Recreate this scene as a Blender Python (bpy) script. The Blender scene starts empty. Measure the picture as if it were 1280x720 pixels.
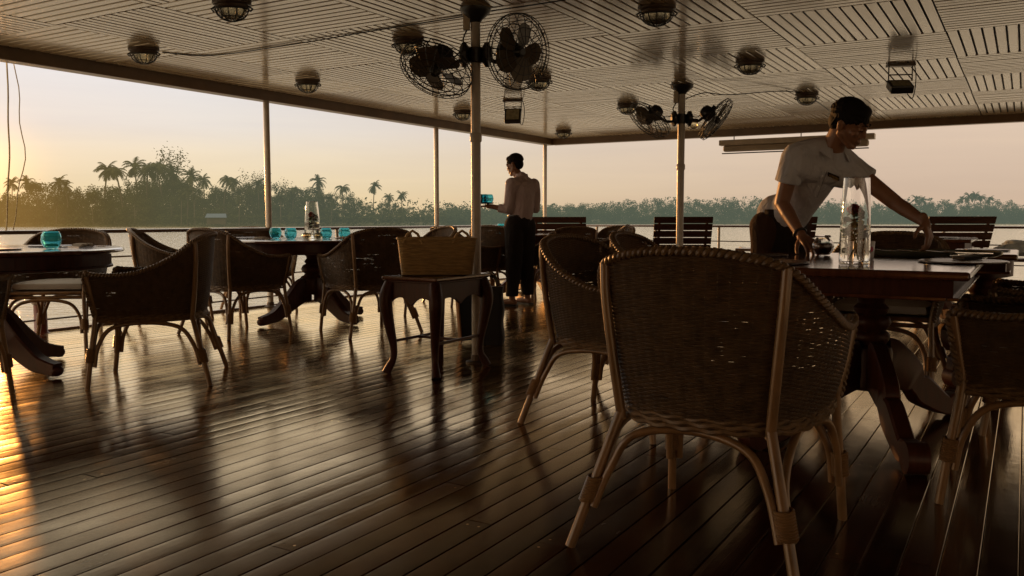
import bpy, bmesh, math, random
from mathutils import Vector, Matrix, Quaternion, noise
random.seed(7)
R = math.radians
PI = math.pi
scene = bpy.context.scene
COL = scene.collection

# ---------------------------------------------------------------- boat axes
KX, KY = .5, 14.55                      # far corner of the open deck
U = Vector((.5139, .8578, 0)); V = Vector((.8578, -.5139, 0))
UANG = math.atan2(U.y, U.x)             # direction of the planks
def deck(s, t, z=0.0):
    return Vector((KX + s*U.x + t*V.x, KY + s*U.y + t*V.y, z))

# ---------------------------------------------------------------- helpers
class MB:
    def __init__(s): s.v = []; s.f = []; s.uv = None
    def face(s, *p):
        n = len(s.v); s.v += [tuple(q) for q in p]; s.f.append(tuple(range(n, n+len(p))))
    def box(s, c, size, M=None):
        n = len(s.v); hx, hy, hz = size[0]/2, size[1]/2, size[2]/2
        for dx in (-1, 1):
            for dy in (-1, 1):
                for dz in (-1, 1):
                    p = Vector((dx*hx, dy*hy, dz*hz))
                    if M is not None: p = M @ p
                    s.v.append(tuple(p + Vector(c)))
        for q in ((0,1,3,2),(4,6,7,5),(0,4,5,1),(2,3,7,6),(0,2,6,4),(1,5,7,3)):
            s.f.append(tuple(n+i for i in q))
    def ubox(s, s0, s1, t0, t1, z0, z1):     # box aligned with the boat
        n = len(s.v)
        for a in (s0, s1):
            for b in (t0, t1):
                for z in (z0, z1): s.v.append(tuple(deck(a, b, z)))
        for q in ((0,1,3,2),(4,6,7,5),(0,4,5,1),(2,3,7,6),(0,2,6,4),(1,5,7,3)):
            s.f.append(tuple(n+i for i in q))
    def tube(s, pts, r, n=8, cap=True, closed=False, flat=1.0, up=None):
        pts = [Vector(p) for p in pts]; m = len(pts)
        rr = r if isinstance(r, (list, tuple)) else [r]*m
        base = len(s.v); prev = None
        for i, p in enumerate(pts):
            if closed: t = pts[(i+1) % m] - pts[i-1]
            else: t = pts[min(i+1, m-1)] - pts[max(i-1, 0)]
            if t.length < 1e-9: t = Vector((0,0,1))
            t.normalize()
            if prev is None:
                a = Vector(up) if up else (Vector((0,0,1)) if abs(t.z) < .9 else Vector((1,0,0)))
            else: a = prev
            a = a - t*a.dot(t)
            if a.length < 1e-6: a = t.orthogonal()
            a.normalize(); prev = a; b = t.cross(a)
            for k in range(n):
                w = 2*PI*k/n
                s.v.append(tuple(p + (a*math.cos(w) + b*math.sin(w)*flat)*rr[i]))
        for i in range(m if closed else m-1):
            j = (i+1) % m
            for k in range(n):
                k2 = (k+1) % n
                s.f.append((base+i*n+k, base+i*n+k2, base+j*n+k2, base+j*n+k))
        if cap and not closed:
            s.f.append(tuple(base+k for k in range(n))[::-1]); s.f.append(tuple(base+(m-1)*n+k for k in range(n)))
    def lathe(s, prof, n=24, c=(0,0,0), cap=True):
        base = len(s.v); m = len(prof)
        for (r, z) in prof:
            for k in range(n):
                w = 2*PI*k/n; s.v.append((c[0]+r*math.cos(w), c[1]+r*math.sin(w), c[2]+z))
        for i in range(m-1):
            for k in range(n):
                k2 = (k+1) % n
                s.f.append((base+i*n+k, base+i*n+k2, base+(i+1)*n+k2, base+(i+1)*n+k))
        if cap:
            s.f.append(tuple(base+k for k in range(n))[::-1]); s.f.append(tuple(base+(m-1)*n+k for k in range(n)))
    def ell(s, c, r, n=10, m=7, M=None):
        base = len(s.v)
        for i in range(m+1):
            a = PI*i/m
            for k in range(n):
                w = 2*PI*k/n
                p = Vector((r[0]*math.sin(a)*math.cos(w), r[1]*math.sin(a)*math.sin(w), r[2]*math.cos(a)))
                if M is not None: p = M @ p
                s.v.append(tuple(p + Vector(c)))
        for i in range(m):
            for k in range(n):
                k2 = (k+1) % n
                s.f.append((base+i*n+k, base+(i+1)*n+k, base+(i+1)*n+k2, base+i*n+k2))
    def xform(s, M, start=0):
        for i in range(start, len(s.v)): s.v[i] = tuple(M @ Vector(s.v[i]))
    def build(s, name, mat, parent=None, smooth=False, bevel=0, seg=2, sub=0, weld=False, sharp=50, recalc=True):
        me = bpy.data.meshes.new(name); me.from_pydata(s.v, [], s.f); me.update()
        if not (weld or bevel) and recalc and len(s.f) < 90000:
            bm = bmesh.new(); bm.from_mesh(me); bmesh.ops.recalc_face_normals(bm, faces=bm.faces); bm.to_mesh(me); bm.free()
        if weld or bevel:
            bm = bmesh.new(); bm.from_mesh(me)
            bmesh.ops.remove_doubles(bm, verts=bm.verts, dist=1e-5)
            bmesh.ops.dissolve_degenerate(bm, dist=1e-6, edges=bm.edges)
            bmesh.ops.recalc_face_normals(bm, faces=bm.faces)
            bm.to_mesh(me); bm.free()
        if smooth:
            for p in me.polygons: p.use_smooth = True
            me.set_sharp_from_angle(angle=R(sharp))
        if mat: me.materials.append(mat)
        o = bpy.data.objects.new(name, me); COL.objects.link(o)
        if parent: o.parent = parent
        if bevel:
            md = o.modifiers.new('Bevel', 'BEVEL'); md.width = bevel; md.segments = seg; md.limit_method = 'ANGLE'; md.angle_limit = R(35)
            md.harden_normals = False
            for p in me.polygons: p.use_smooth = False
        if sub:
            md = o.modifiers.new('Subsurf', 'SUBSURF'); md.levels = sub; md.render_levels = sub
        return o

def catmull(P, per=6, closed=False):
    P = [Vector(p) for p in P]; out = []; n = len(P)
    rng = range(n if closed else n-1)
    for i in rng:
        if closed: a, b, c, d = P[i-1], P[i], P[(i+1) % n], P[(i+2) % n]
        else: a, b, c, d = P[max(i-1,0)], P[i], P[i+1], P[min(i+2,n-1)]
        for k in range(per):
            t = k/per
            out.append(.5*((2*b) + (c-a)*t + (2*a-5*b+4*c-d)*t*t + (3*b-a-3*c+d)*t*t*t))
    if not closed: out.append(P[-1])
    return out

def tag(o, label=None, cat=None, group=None, kind=None):
    if label: o['label'] = label
    if cat: o['category'] = cat
    if group: o['group'] = group
    if kind: o['kind'] = kind
    return o
def empty(name, loc, rz=0, label=None, cat=None, group=None):
    o = bpy.data.objects.new(name, None); o.empty_display_size = .1; COL.objects.link(o)
    o.location = loc; o.rotation_euler = (0, 0, rz)
    return tag(o, label, cat, group)
def copy_tree(o, parent=None):
    c = o.copy(); COL.objects.link(c); c.parent = parent
    for ch in [x for x in KIDS.get(o.name, [])]: copy_tree(ch, c)
    return c
KIDS = {}
def index_kids(root):
    KIDS[root.name] = [c for c in root.children]
    for c in root.children: index_kids(c)

# ---------------------------------------------------------------- materials
def new_mat(name):
    m = bpy.data.materials.new(name); m.use_nodes = True
    nt = m.node_tree; b = nt.nodes['Principled BSDF']
    return m, nt, b
def N(nt, t, **kw):
    n = nt.nodes.new(t)
    for k, v in kw.items():
        if k.startswith('i_'):
            key = k[2:]
            n.inputs[int(key) if key.isdigit() else key.replace('_', ' ')].default_value = v
        else: setattr(n, k, v)
    return n
def ramp(nt, fac, stops):
    r = nt.nodes.new('ShaderNodeValToRGB'); e = r.color_ramp.elements
    e[0].position = stops[0][0]; e[0].color = (*stops[0][1], 1)
    e[1].position = stops[-1][0]; e[1].color = (*stops[-1][1], 1)
    for p, c in stops[1:-1]:
        q = e.new(p); q.color = (*c, 1)
    nt.links.new(fac, r.inputs[0]); return r
def math_(nt, op, a, b=None, c=None):
    n = nt.nodes.new('ShaderNodeMath'); n.operation = op
    for i, x in enumerate((a, b, c)):
        if x is None: continue
        if isinstance(x, (int, float)): n.inputs[i].default_value = x
        else: nt.links.new(x, n.inputs[i])
    return n.outputs[0]

def simple(name, col, rough=.5, metal=0, noise_amt=.25, nscale=8, bump=0, bscale=60, coat=0, coords='Object', stretch=None, rvar=.12, spec=.5):
    m, nt, b = new_mat(name)
    tc = N(nt, 'ShaderNodeTexCoord'); src = tc.outputs[coords]
    if stretch:
        mp = N(nt, 'ShaderNodeMapping'); mp.inputs['Scale'].default_value = stretch
        nt.links.new(src, mp.inputs[0]); src = mp.outputs[0]
    nz = N(nt, 'ShaderNodeTexNoise', i_Scale=nscale, i_Detail=5, i_Roughness=.6); nt.links.new(src, nz.inputs['Vector'])
    d = tuple(c*(1-noise_amt) for c in col); l = tuple(min(1, c*(1+noise_amt)) for c in col)
    rp = ramp(nt, nz.outputs[0], [(.25, d), (.75, l)])
    nt.links.new(rp.outputs[0], b.inputs['Base Color'])
    rr = math_(nt, 'MULTIPLY_ADD', nz.outputs[0], rvar*2, rough-rvar)
    nt.links.new(rr, b.inputs['Roughness'])
    b.inputs['Metallic'].default_value = metal
    b.inputs['Coat Weight'].default_value = coat; b.inputs['Coat Roughness'].default_value = .12
    b.inputs['Specular IOR Level'].default_value = spec
    if bump:
        n2 = N(nt, 'ShaderNodeTexNoise', i_Scale=bscale, i_Detail=4); nt.links.new(src, n2.inputs['Vector'])
        bp = N(nt, 'ShaderNodeBump', i_Strength=.6, i_Distance=bump); nt.links.new(n2.outputs[0], bp.inputs['Height'])
        nt.links.new(bp.outputs[0], b.inputs['Normal'])
    return m

def deck_mat():
    m, nt, b = new_mat('deck_wood')
    at = N(nt, 'ShaderNodeAttribute', attribute_name='board')
    tc = N(nt, 'ShaderNodeTexCoord')
    mp = N(nt, 'ShaderNodeMapping'); mp.inputs['Rotation'].default_value = (0, 0, -UANG); nt.links.new(tc.outputs['Object'], mp.inputs[0])
    mp2 = N(nt, 'ShaderNodeMapping'); mp2.inputs['Scale'].default_value = (1.2, 28, 1); nt.links.new(mp.outputs[0], mp2.inputs[0])
    addv = N(nt, 'ShaderNodeVectorMath', operation='ADD'); nt.links.new(mp2.outputs[0], addv.inputs[0])
    sc = N(nt, 'ShaderNodeVectorMath', operation='SCALE'); sc.inputs['Scale'].default_value = 40
    nt.links.new(at.outputs['Color'], sc.inputs[0]); nt.links.new(sc.outputs[0], addv.inputs[1])
    g = N(nt, 'ShaderNodeTexNoise', i_Scale=3.0, i_Detail=7, i_Roughness=.62, i_Distortion=.6); nt.links.new(addv.outputs[0], g.inputs['Vector'])
    big = N(nt, 'ShaderNodeTexNoise', i_Scale=1.1, i_Detail=6, i_Roughness=.6); nt.links.new(tc.outputs['Object'], big.inputs['Vector'])
    sepc = N(nt, 'ShaderNodeSeparateColor'); nt.links.new(at.outputs['Color'], sepc.inputs[0])
    f = math_(nt, 'ADD', math_(nt, 'MULTIPLY', g.outputs[0], .6), math_(nt, 'MULTIPLY', sepc.outputs[0], .4))
    rp = ramp(nt, f, [(.12, (.008, .004, .003)), (.3, (.020, .0075, .004)), (.55, (.050, .0150, .0070)), (.85, (.080, .027, .012))])
    nt.links.new(rp.outputs[0], b.inputs['Base Color'])
    bc = ramp(nt, big.outputs[0], [(.36, (0, 0, 0)), (.5, (.35, .35, .35)), (.66, (1, 1, 1))])
    r1 = math_(nt, 'MULTIPLY_ADD', bc.outputs[0], .13, .045)
    r2 = math_(nt, 'MULTIPLY_ADD', g.outputs[0], .08, r1)
    r3 = math_(nt, 'MULTIPLY_ADD', sepc.outputs[1], .07, r2)
    nt.links.new(r3, b.inputs['Roughness'])
    b.inputs['Specular IOR Level'].default_value = .1
    fine = N(nt, 'ShaderNodeTexNoise', i_Scale=9, i_Detail=5); nt.links.new(addv.outputs[0], fine.inputs['Vector'])
    dents = N(nt, 'ShaderNodeTexNoise', i_Scale=13, i_Detail=3); nt.links.new(tc.outputs['Object'], dents.inputs['Vector'])
    h = math_(nt, 'ADD', math_(nt, 'MULTIPLY', fine.outputs[0], .35), dents.outputs[0])
    bp = N(nt, 'ShaderNodeBump', i_Strength=.5, i_Distance=.0009); nt.links.new(h, bp.inputs['Height'])
    nt.links.new(bp.outputs[0], b.inputs['Normal'])
    gl = N(nt, 'ShaderNodeBsdfGlossy', i_Color=(1, .80, .50, 1)); nt.links.new(r3, gl.inputs['Roughness']); nt.links.new(bp.outputs[0], gl.inputs['Normal'])
    fr = N(nt, 'ShaderNodeFresnel', i_IOR=2.0); nt.links.new(bp.outputs[0], fr.inputs['Normal'])
    fac = math_(nt, 'MULTIPLY', math_(nt, 'POWER', fr.outputs[0], 2.5), 6.0); fac = math_(nt, 'MINIMUM', fac, .95)
    mx = N(nt, 'ShaderNodeMixShader'); nt.links.new(fac, mx.inputs[0]); nt.links.new(b.outputs[0], mx.inputs[1]); nt.links.new(gl.outputs[0], mx.inputs[2])
    out = [n for n in nt.nodes if n.type == 'OUTPUT_MATERIAL'][0]; nt.links.new(mx.outputs[0], out.inputs[0])
    return m

def ceiling_mat():
    m, nt, b = new_mat('ceiling_paint')
    tc = N(nt, 'ShaderNodeTexCoord')
    nz = N(nt, 'ShaderNodeTexNoise', i_Scale=.9, i_Detail=7, i_Roughness=.65); nt.links.new(tc.outputs['Object'], nz.inputs['Vector'])
    at = N(nt, 'ShaderNodeAttribute', attribute_name='board')
    sep = N(nt, 'ShaderNodeSeparateColor'); nt.links.new(at.outputs['Color'], sep.inputs[0])
    f = math_(nt, 'ADD', math_(nt, 'MULTIPLY', nz.outputs[0], .7), math_(nt, 'MULTIPLY', sep.outputs[0], .3))
    rp = ramp(nt, f, [(.25, (.38, .27, .15)), (.6, (.52, .41, .26)), (.9, (.62, .53, .38))])
    nt.links.new(rp.outputs[0], b.inputs['Base Color'])
    rr = math_(nt, 'MULTIPLY_ADD', nz.outputs[0], .16, .10)
    nt.links.new(math_(nt, 'MULTIPLY_ADD', sep.outputs[1], .06, rr), b.inputs['Roughness'])
    b.inputs['IOR'].default_value = 1.75; b.inputs['Coat Weight'].default_value = .6; b.inputs['Coat Roughness'].default_value = .12; b.inputs['Specular Tint'].default_value = (1, .9, .72, 1)
    n2 = N(nt, 'ShaderNodeTexNoise', i_Scale=25, i_Detail=3); nt.links.new(tc.outputs['Object'], n2.inputs['Vector'])
    bp = N(nt, 'ShaderNodeBump', i_Strength=.4, i_Distance=.0015); nt.links.new(n2.outputs[0], bp.inputs['Height'])
    nt.links.new(bp.outputs[0], b.inputs['Normal'])
    return m

def water_mat():
    m, nt, b = new_mat('river_water')
    b.inputs['Base Color'].default_value = (.10, .085, .055, 1)
    b.inputs['Roughness'].default_value = .10; b.inputs['IOR'].default_value = 1.33
    tc = N(nt, 'ShaderNodeTexCoord')
    mp = N(nt, 'ShaderNodeMapping'); mp.inputs['Scale'].default_value = (.75, 1.6, 1); mp.inputs['Rotation'].default_value = (0, 0, R(20)); nt.links.new(tc.outputs['Object'], mp.inputs[0])
    a = N(nt, 'ShaderNodeTexNoise', i_Scale=1.3, i_Detail=5, i_Roughness=.62); nt.links.new(mp.outputs[0], a.inputs['Vector'])
    c = N(nt, 'ShaderNodeTexNoise', i_Scale=.13, i_Detail=3); nt.links.new(mp.outputs[0], c.inputs['Vector'])
    h = math_(nt, 'ADD', a.outputs[0], math_(nt, 'MULTIPLY', c.outputs[0], 1.6))
    bp = N(nt, 'ShaderNodeBump', i_Strength=.75, i_Distance=.16); nt.links.new(h, bp.inputs['Height'])
    nt.links.new(bp.outputs[0], b.inputs['Normal'])
    foam = N(nt, 'ShaderNodeTexNoise', i_Scale=.9, i_Detail=6, i_Roughness=.75, i_Distortion=1.2); nt.links.new(mp.outputs[0], foam.inputs['Vector'])
    fr = ramp(nt, foam.outputs[0], [(.55, (.36, .32, .25)), (.74, (.6, .56, .48))])
    nt.links.new(fr.outputs[0], b.inputs['Base Color'])
    return m

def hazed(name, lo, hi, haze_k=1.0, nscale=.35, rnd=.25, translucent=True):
    """foliage with evening haze painted in as emission: the haze share grows with the distance of the leaf from the boat (world position)"""
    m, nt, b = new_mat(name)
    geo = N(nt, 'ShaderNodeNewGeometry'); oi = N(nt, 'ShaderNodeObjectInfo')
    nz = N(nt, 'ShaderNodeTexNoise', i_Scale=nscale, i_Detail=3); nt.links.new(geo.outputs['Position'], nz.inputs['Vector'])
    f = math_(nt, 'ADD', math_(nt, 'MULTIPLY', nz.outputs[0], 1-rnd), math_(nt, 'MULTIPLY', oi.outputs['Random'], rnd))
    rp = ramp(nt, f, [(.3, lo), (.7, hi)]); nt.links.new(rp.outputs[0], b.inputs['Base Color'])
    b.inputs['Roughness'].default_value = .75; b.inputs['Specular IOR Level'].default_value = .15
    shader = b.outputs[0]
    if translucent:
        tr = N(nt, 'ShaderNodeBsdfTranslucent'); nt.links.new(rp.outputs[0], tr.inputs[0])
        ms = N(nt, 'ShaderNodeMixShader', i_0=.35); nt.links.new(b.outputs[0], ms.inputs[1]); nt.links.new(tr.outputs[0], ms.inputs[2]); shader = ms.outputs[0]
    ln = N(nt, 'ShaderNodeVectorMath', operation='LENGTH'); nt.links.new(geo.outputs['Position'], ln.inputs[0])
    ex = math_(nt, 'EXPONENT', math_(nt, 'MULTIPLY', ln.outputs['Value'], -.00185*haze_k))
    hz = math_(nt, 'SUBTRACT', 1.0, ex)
    # haze glow painted into the material: golden toward the sun, grey-green away from it
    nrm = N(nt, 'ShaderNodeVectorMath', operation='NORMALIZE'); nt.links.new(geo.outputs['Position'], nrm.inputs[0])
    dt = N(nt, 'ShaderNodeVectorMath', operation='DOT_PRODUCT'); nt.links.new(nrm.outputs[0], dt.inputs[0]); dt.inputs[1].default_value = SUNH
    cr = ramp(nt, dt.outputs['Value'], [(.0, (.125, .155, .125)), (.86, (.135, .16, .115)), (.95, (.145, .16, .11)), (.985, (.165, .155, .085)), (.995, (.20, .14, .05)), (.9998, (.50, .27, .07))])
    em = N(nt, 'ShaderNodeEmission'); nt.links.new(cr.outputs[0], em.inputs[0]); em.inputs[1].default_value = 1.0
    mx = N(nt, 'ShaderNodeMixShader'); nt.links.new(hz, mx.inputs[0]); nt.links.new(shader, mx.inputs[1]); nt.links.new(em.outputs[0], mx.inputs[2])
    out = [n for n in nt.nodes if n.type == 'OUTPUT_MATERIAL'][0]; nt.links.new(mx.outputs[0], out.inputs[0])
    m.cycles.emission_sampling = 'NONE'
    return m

SUN_AZ, SUN_EL = R(-32.3), R(2.6)       # azimuth from +Y towards +X
SUNH = (math.sin(SUN_AZ), math.cos(SUN_AZ), 0)
SUND = Vector((math.sin(SUN_AZ)*math.cos(SUN_EL), math.cos(SUN_AZ)*math.cos(SUN_EL), math.sin(SUN_EL)))

def glassy(name, col, rough=.0, ior=1.45):
    m, nt, b = new_mat(name)
    b.inputs['Base Color'].default_value = (*col, 1); b.inputs['Roughness'].default_value = rough
    b.inputs['Transmission Weight'].default_value = 1; b.inputs['IOR'].default_value = ior
    tc = N(nt, 'ShaderNodeTexCoord'); nz = N(nt, 'ShaderNodeTexNoise', i_Scale=20.0, i_Detail=1); nt.links.new(tc.outputs['Object'], nz.inputs['Vector'])
    bp = N(nt, 'ShaderNodeBump', i_Strength=.15, i_Distance=.002); nt.links.new(nz.outputs[0], bp.inputs['Height']); nt.links.new(bp.outputs[0], b.inputs['Normal'])
    return m

M = dict(
    deck=deck_mat(), ceiling=ceiling_mat(), water=water_mat(),
    dark=simple('dark_void', (.012, .009, .006), .8),
    beam=simple('beam_paint', (.16, .10, .055), .35, bump=.001, nscale=4),
    fascia=simple('fascia_paint', (.52, .45, .35), .4),
    pole=simple('pole_paint', (.50, .455, .39), .32, noise_amt=.15, nscale=14, bump=.0006, bscale=90),
    rail=simple('rail_varnish', (.10, .045, .022), .3, stretch=(1, 1, 6), coat=.3),
    wire=simple('steel_wire', (.28, .26, .23), .35, metal=.8),
    wicker=simple('wicker', (.095, .058, .030), .5, noise_amt=.5, nscale=30, bump=.0006, bscale=260, rvar=.15),
    wicker_rim=simple('wicker_rim', (.17, .105, .052), .45, noise_amt=.5, nscale=45, bump=.0005, bscale=300, rvar=.15),
    cane=simple('rattan_cane', (.23, .130, .057), .34, noise_amt=.45, nscale=16, bump=.0008, bscale=60, stretch=(1, 1, .35), coat=.25),
    binding=simple('cane_binding', (.30, .19, .095), .45, noise_amt=.3, nscale=90),
    cushion=simple('cushion_cloth', (.52, .50, .46), .85, noise_amt=.08, nscale=5, bump=.0008, bscale=400, rvar=.05),
    wood=simple('polished_wood', (.062, .018, .008), .42, noise_amt=.4, nscale=7, stretch=(1, 6, 1), coat=0, bump=.0004, bscale=40, rvar=.08, spec=.28),
    top=simple('table_top_wood', (.11, .038, .017), .13, noise_amt=.35, nscale=5, stretch=(1, 7, 1), coat=.7, bump=.00025, bscale=18, rvar=.05),
    slat=simple('teak_slats', (.075, .030, .016), .45, noise_amt=.35, nscale=9, stretch=(.4, 4, 4)),
    mat_=simple('placemat_lacquer', (.05, .022, .013), .25, noise_amt=.2),
    iron=simple('black_iron', (.018, .015, .012), .45, noise_amt=.3, nscale=30),
    motor=simple('fan_motor_black', (.014, .012, .011), .4),
    blade=simple('fan_blade', (.10, .075, .045), .4, noise_amt=.2),
    lampglass=glassy('lamp_glass', (.75, .68, .5), .25),
    lampmetal=simple('lamp_metal', (.07, .045, .028), .4, metal=.3, nscale=40),
    glass=glassy('clear_glass', (1, 1, 1)),
    liquid=glassy('vase_water', (.97, .96, .9), 0, 1.33),
    silver=simple('silverware', (.6, .58, .55), .2, metal=1),
    basket=simple('straw', (.42, .29, .13), .7, noise_amt=.4, nscale=60, bump=.002, bscale=130, stretch=(.25, .25, 1.6)),
    towel=simple('towel_cloth', (.60, .70, .80), .9, noise_amt=.45, nscale=7),
    awning=simple('awning_fabric', (.42, .35, .26), .6, noise_amt=.15, nscale=3),
    cover=simple('canvas_cover', (.20, .18, .15), .9),
    black=simple('black_cloth', (.012, .010, .010), .7, bump=.001, bscale=120),
    woodpale=simple('pine_edge', (.42, .20, .07), .45),
    tin=simple('tin_roof', (.20, .26, .34), .5),
    rope=simple('rope_fibre', (.62, .52, .30), .8),
    rose=simple('rose_petal', (.75, .02, .03), .6, nscale=40),
    leafm=simple('rose_leaf', (.10, .20, .06), .5, nscale=40),
    white=simple('porcelain', (.72, .73, .76), .3, noise_amt=.05),
    pink=simple('pink_print', (.6, .12, .2), .5),
    lens=simple('floodlight_lens', (.35, .33, .22), .15, nscale=30, noise_amt=.4),
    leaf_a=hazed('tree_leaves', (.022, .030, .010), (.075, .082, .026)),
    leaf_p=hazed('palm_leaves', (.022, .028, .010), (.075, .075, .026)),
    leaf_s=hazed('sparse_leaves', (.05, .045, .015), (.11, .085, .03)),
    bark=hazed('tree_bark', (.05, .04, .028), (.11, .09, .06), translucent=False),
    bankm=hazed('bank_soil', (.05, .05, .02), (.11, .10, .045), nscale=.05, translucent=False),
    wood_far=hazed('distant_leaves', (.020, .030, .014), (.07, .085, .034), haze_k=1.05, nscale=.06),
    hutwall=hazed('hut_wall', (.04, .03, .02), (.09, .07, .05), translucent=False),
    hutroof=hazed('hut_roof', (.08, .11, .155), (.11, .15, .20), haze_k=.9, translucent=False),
)
def teal_mat():
    m, nt, b = new_mat('teal_glass')
    b.inputs['Base Color'].default_value = (.35, .86, .97, 1); b.inputs['Roughness'].default_value = .03
    b.inputs['Transmission Weight'].default_value = 1; b.inputs['IOR'].default_value = 1.3
    tr = N(nt, 'ShaderNodeBsdfTranslucent', i_Color=(.15, .85, 1.0, 1))
    mx = N(nt, 'ShaderNodeMixShader', i_0=.12); nt.links.new(b.outputs[0], mx.inputs[1]); nt.links.new(tr.outputs[0], mx.inputs[2])
    out = [n for n in nt.nodes if n.type == 'OUTPUT_MATERIAL'][0]; nt.links.new(mx.outputs[0], out.inputs[0])
    return m
M['teal'] = teal_mat()
def skin_mat():
    m = simple('skin', (.27, .135, .078), .45, noise_amt=.15, nscale=25, bump=.0004, bscale=300)
    b = m.node_tree.nodes['Principled BSDF']; b.inputs['Subsurface Weight'].default_value = .12
    b.inputs['Subsurface Radius'].default_value = (.012, .005, .003); b.inputs['Subsurface Scale'].default_value = 1
    return m
M['skin'] = skin_mat()
def cloth(name, col, rough=.9, d=.006):
    m, nt, b = new_mat(name)
    tc = N(nt, 'ShaderNodeTexCoord')
    mp = N(nt, 'ShaderNodeMapping'); mp.inputs['Scale'].default_value = (1, 1, .45); nt.links.new(tc.outputs['Object'], mp.inputs[0])
    n1 = N(nt, 'ShaderNodeTexNoise', i_Scale=13.0, i_Detail=3, i_Distortion=1.6); nt.links.new(mp.outputs[0], n1.inputs['Vector'])
    n2 = N(nt, 'ShaderNodeTexNoise', i_Scale=700.0, i_Detail=2); nt.links.new(tc.outputs['Object'], n2.inputs['Vector'])
    h = math_(nt, 'ADD', n1.outputs[0], math_(nt, 'MULTIPLY', n2.outputs[0], .04))
    bp = N(nt, 'ShaderNodeBump', i_Strength=.8, i_Distance=d*4); nt.links.new(h, bp.inputs['Height']); nt.links.new(bp.outputs[0], b.inputs['Normal'])
    rp = ramp(nt, n1.outputs[0], [(.3, tuple(c*.9 for c in col)), (.7, col)]); nt.links.new(rp.outputs[0], b.inputs['Base Color'])
    b.inputs['Roughness'].default_value = rough; b.inputs['Specular IOR Level'].default_value = .2
    return m
M['shirt_white'] = cloth('white_shirt_cloth', (.55, .56, .60))
M['shirt_pink'] = cloth('pink_shirt_cloth', (.50, .40, .40))
M['trouser'] = cloth('dark_trouser_cloth', (.022, .017, .015))
M['sarong'] = cloth('brown_cloth', (.055, .030, .018))
M['hair'] = simple('black_hair', (.010, .007, .006), .72, noise_amt=.3, nscale=60, bump=.0015, bscale=160, stretch=(1, 1, .35), spec=.2)
M['badge'] = simple('badge_dark', (.03, .02, .01), .4)
M['gold'] = simple('badge_gold', (.55, .36, .10), .35, metal=.6)

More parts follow.
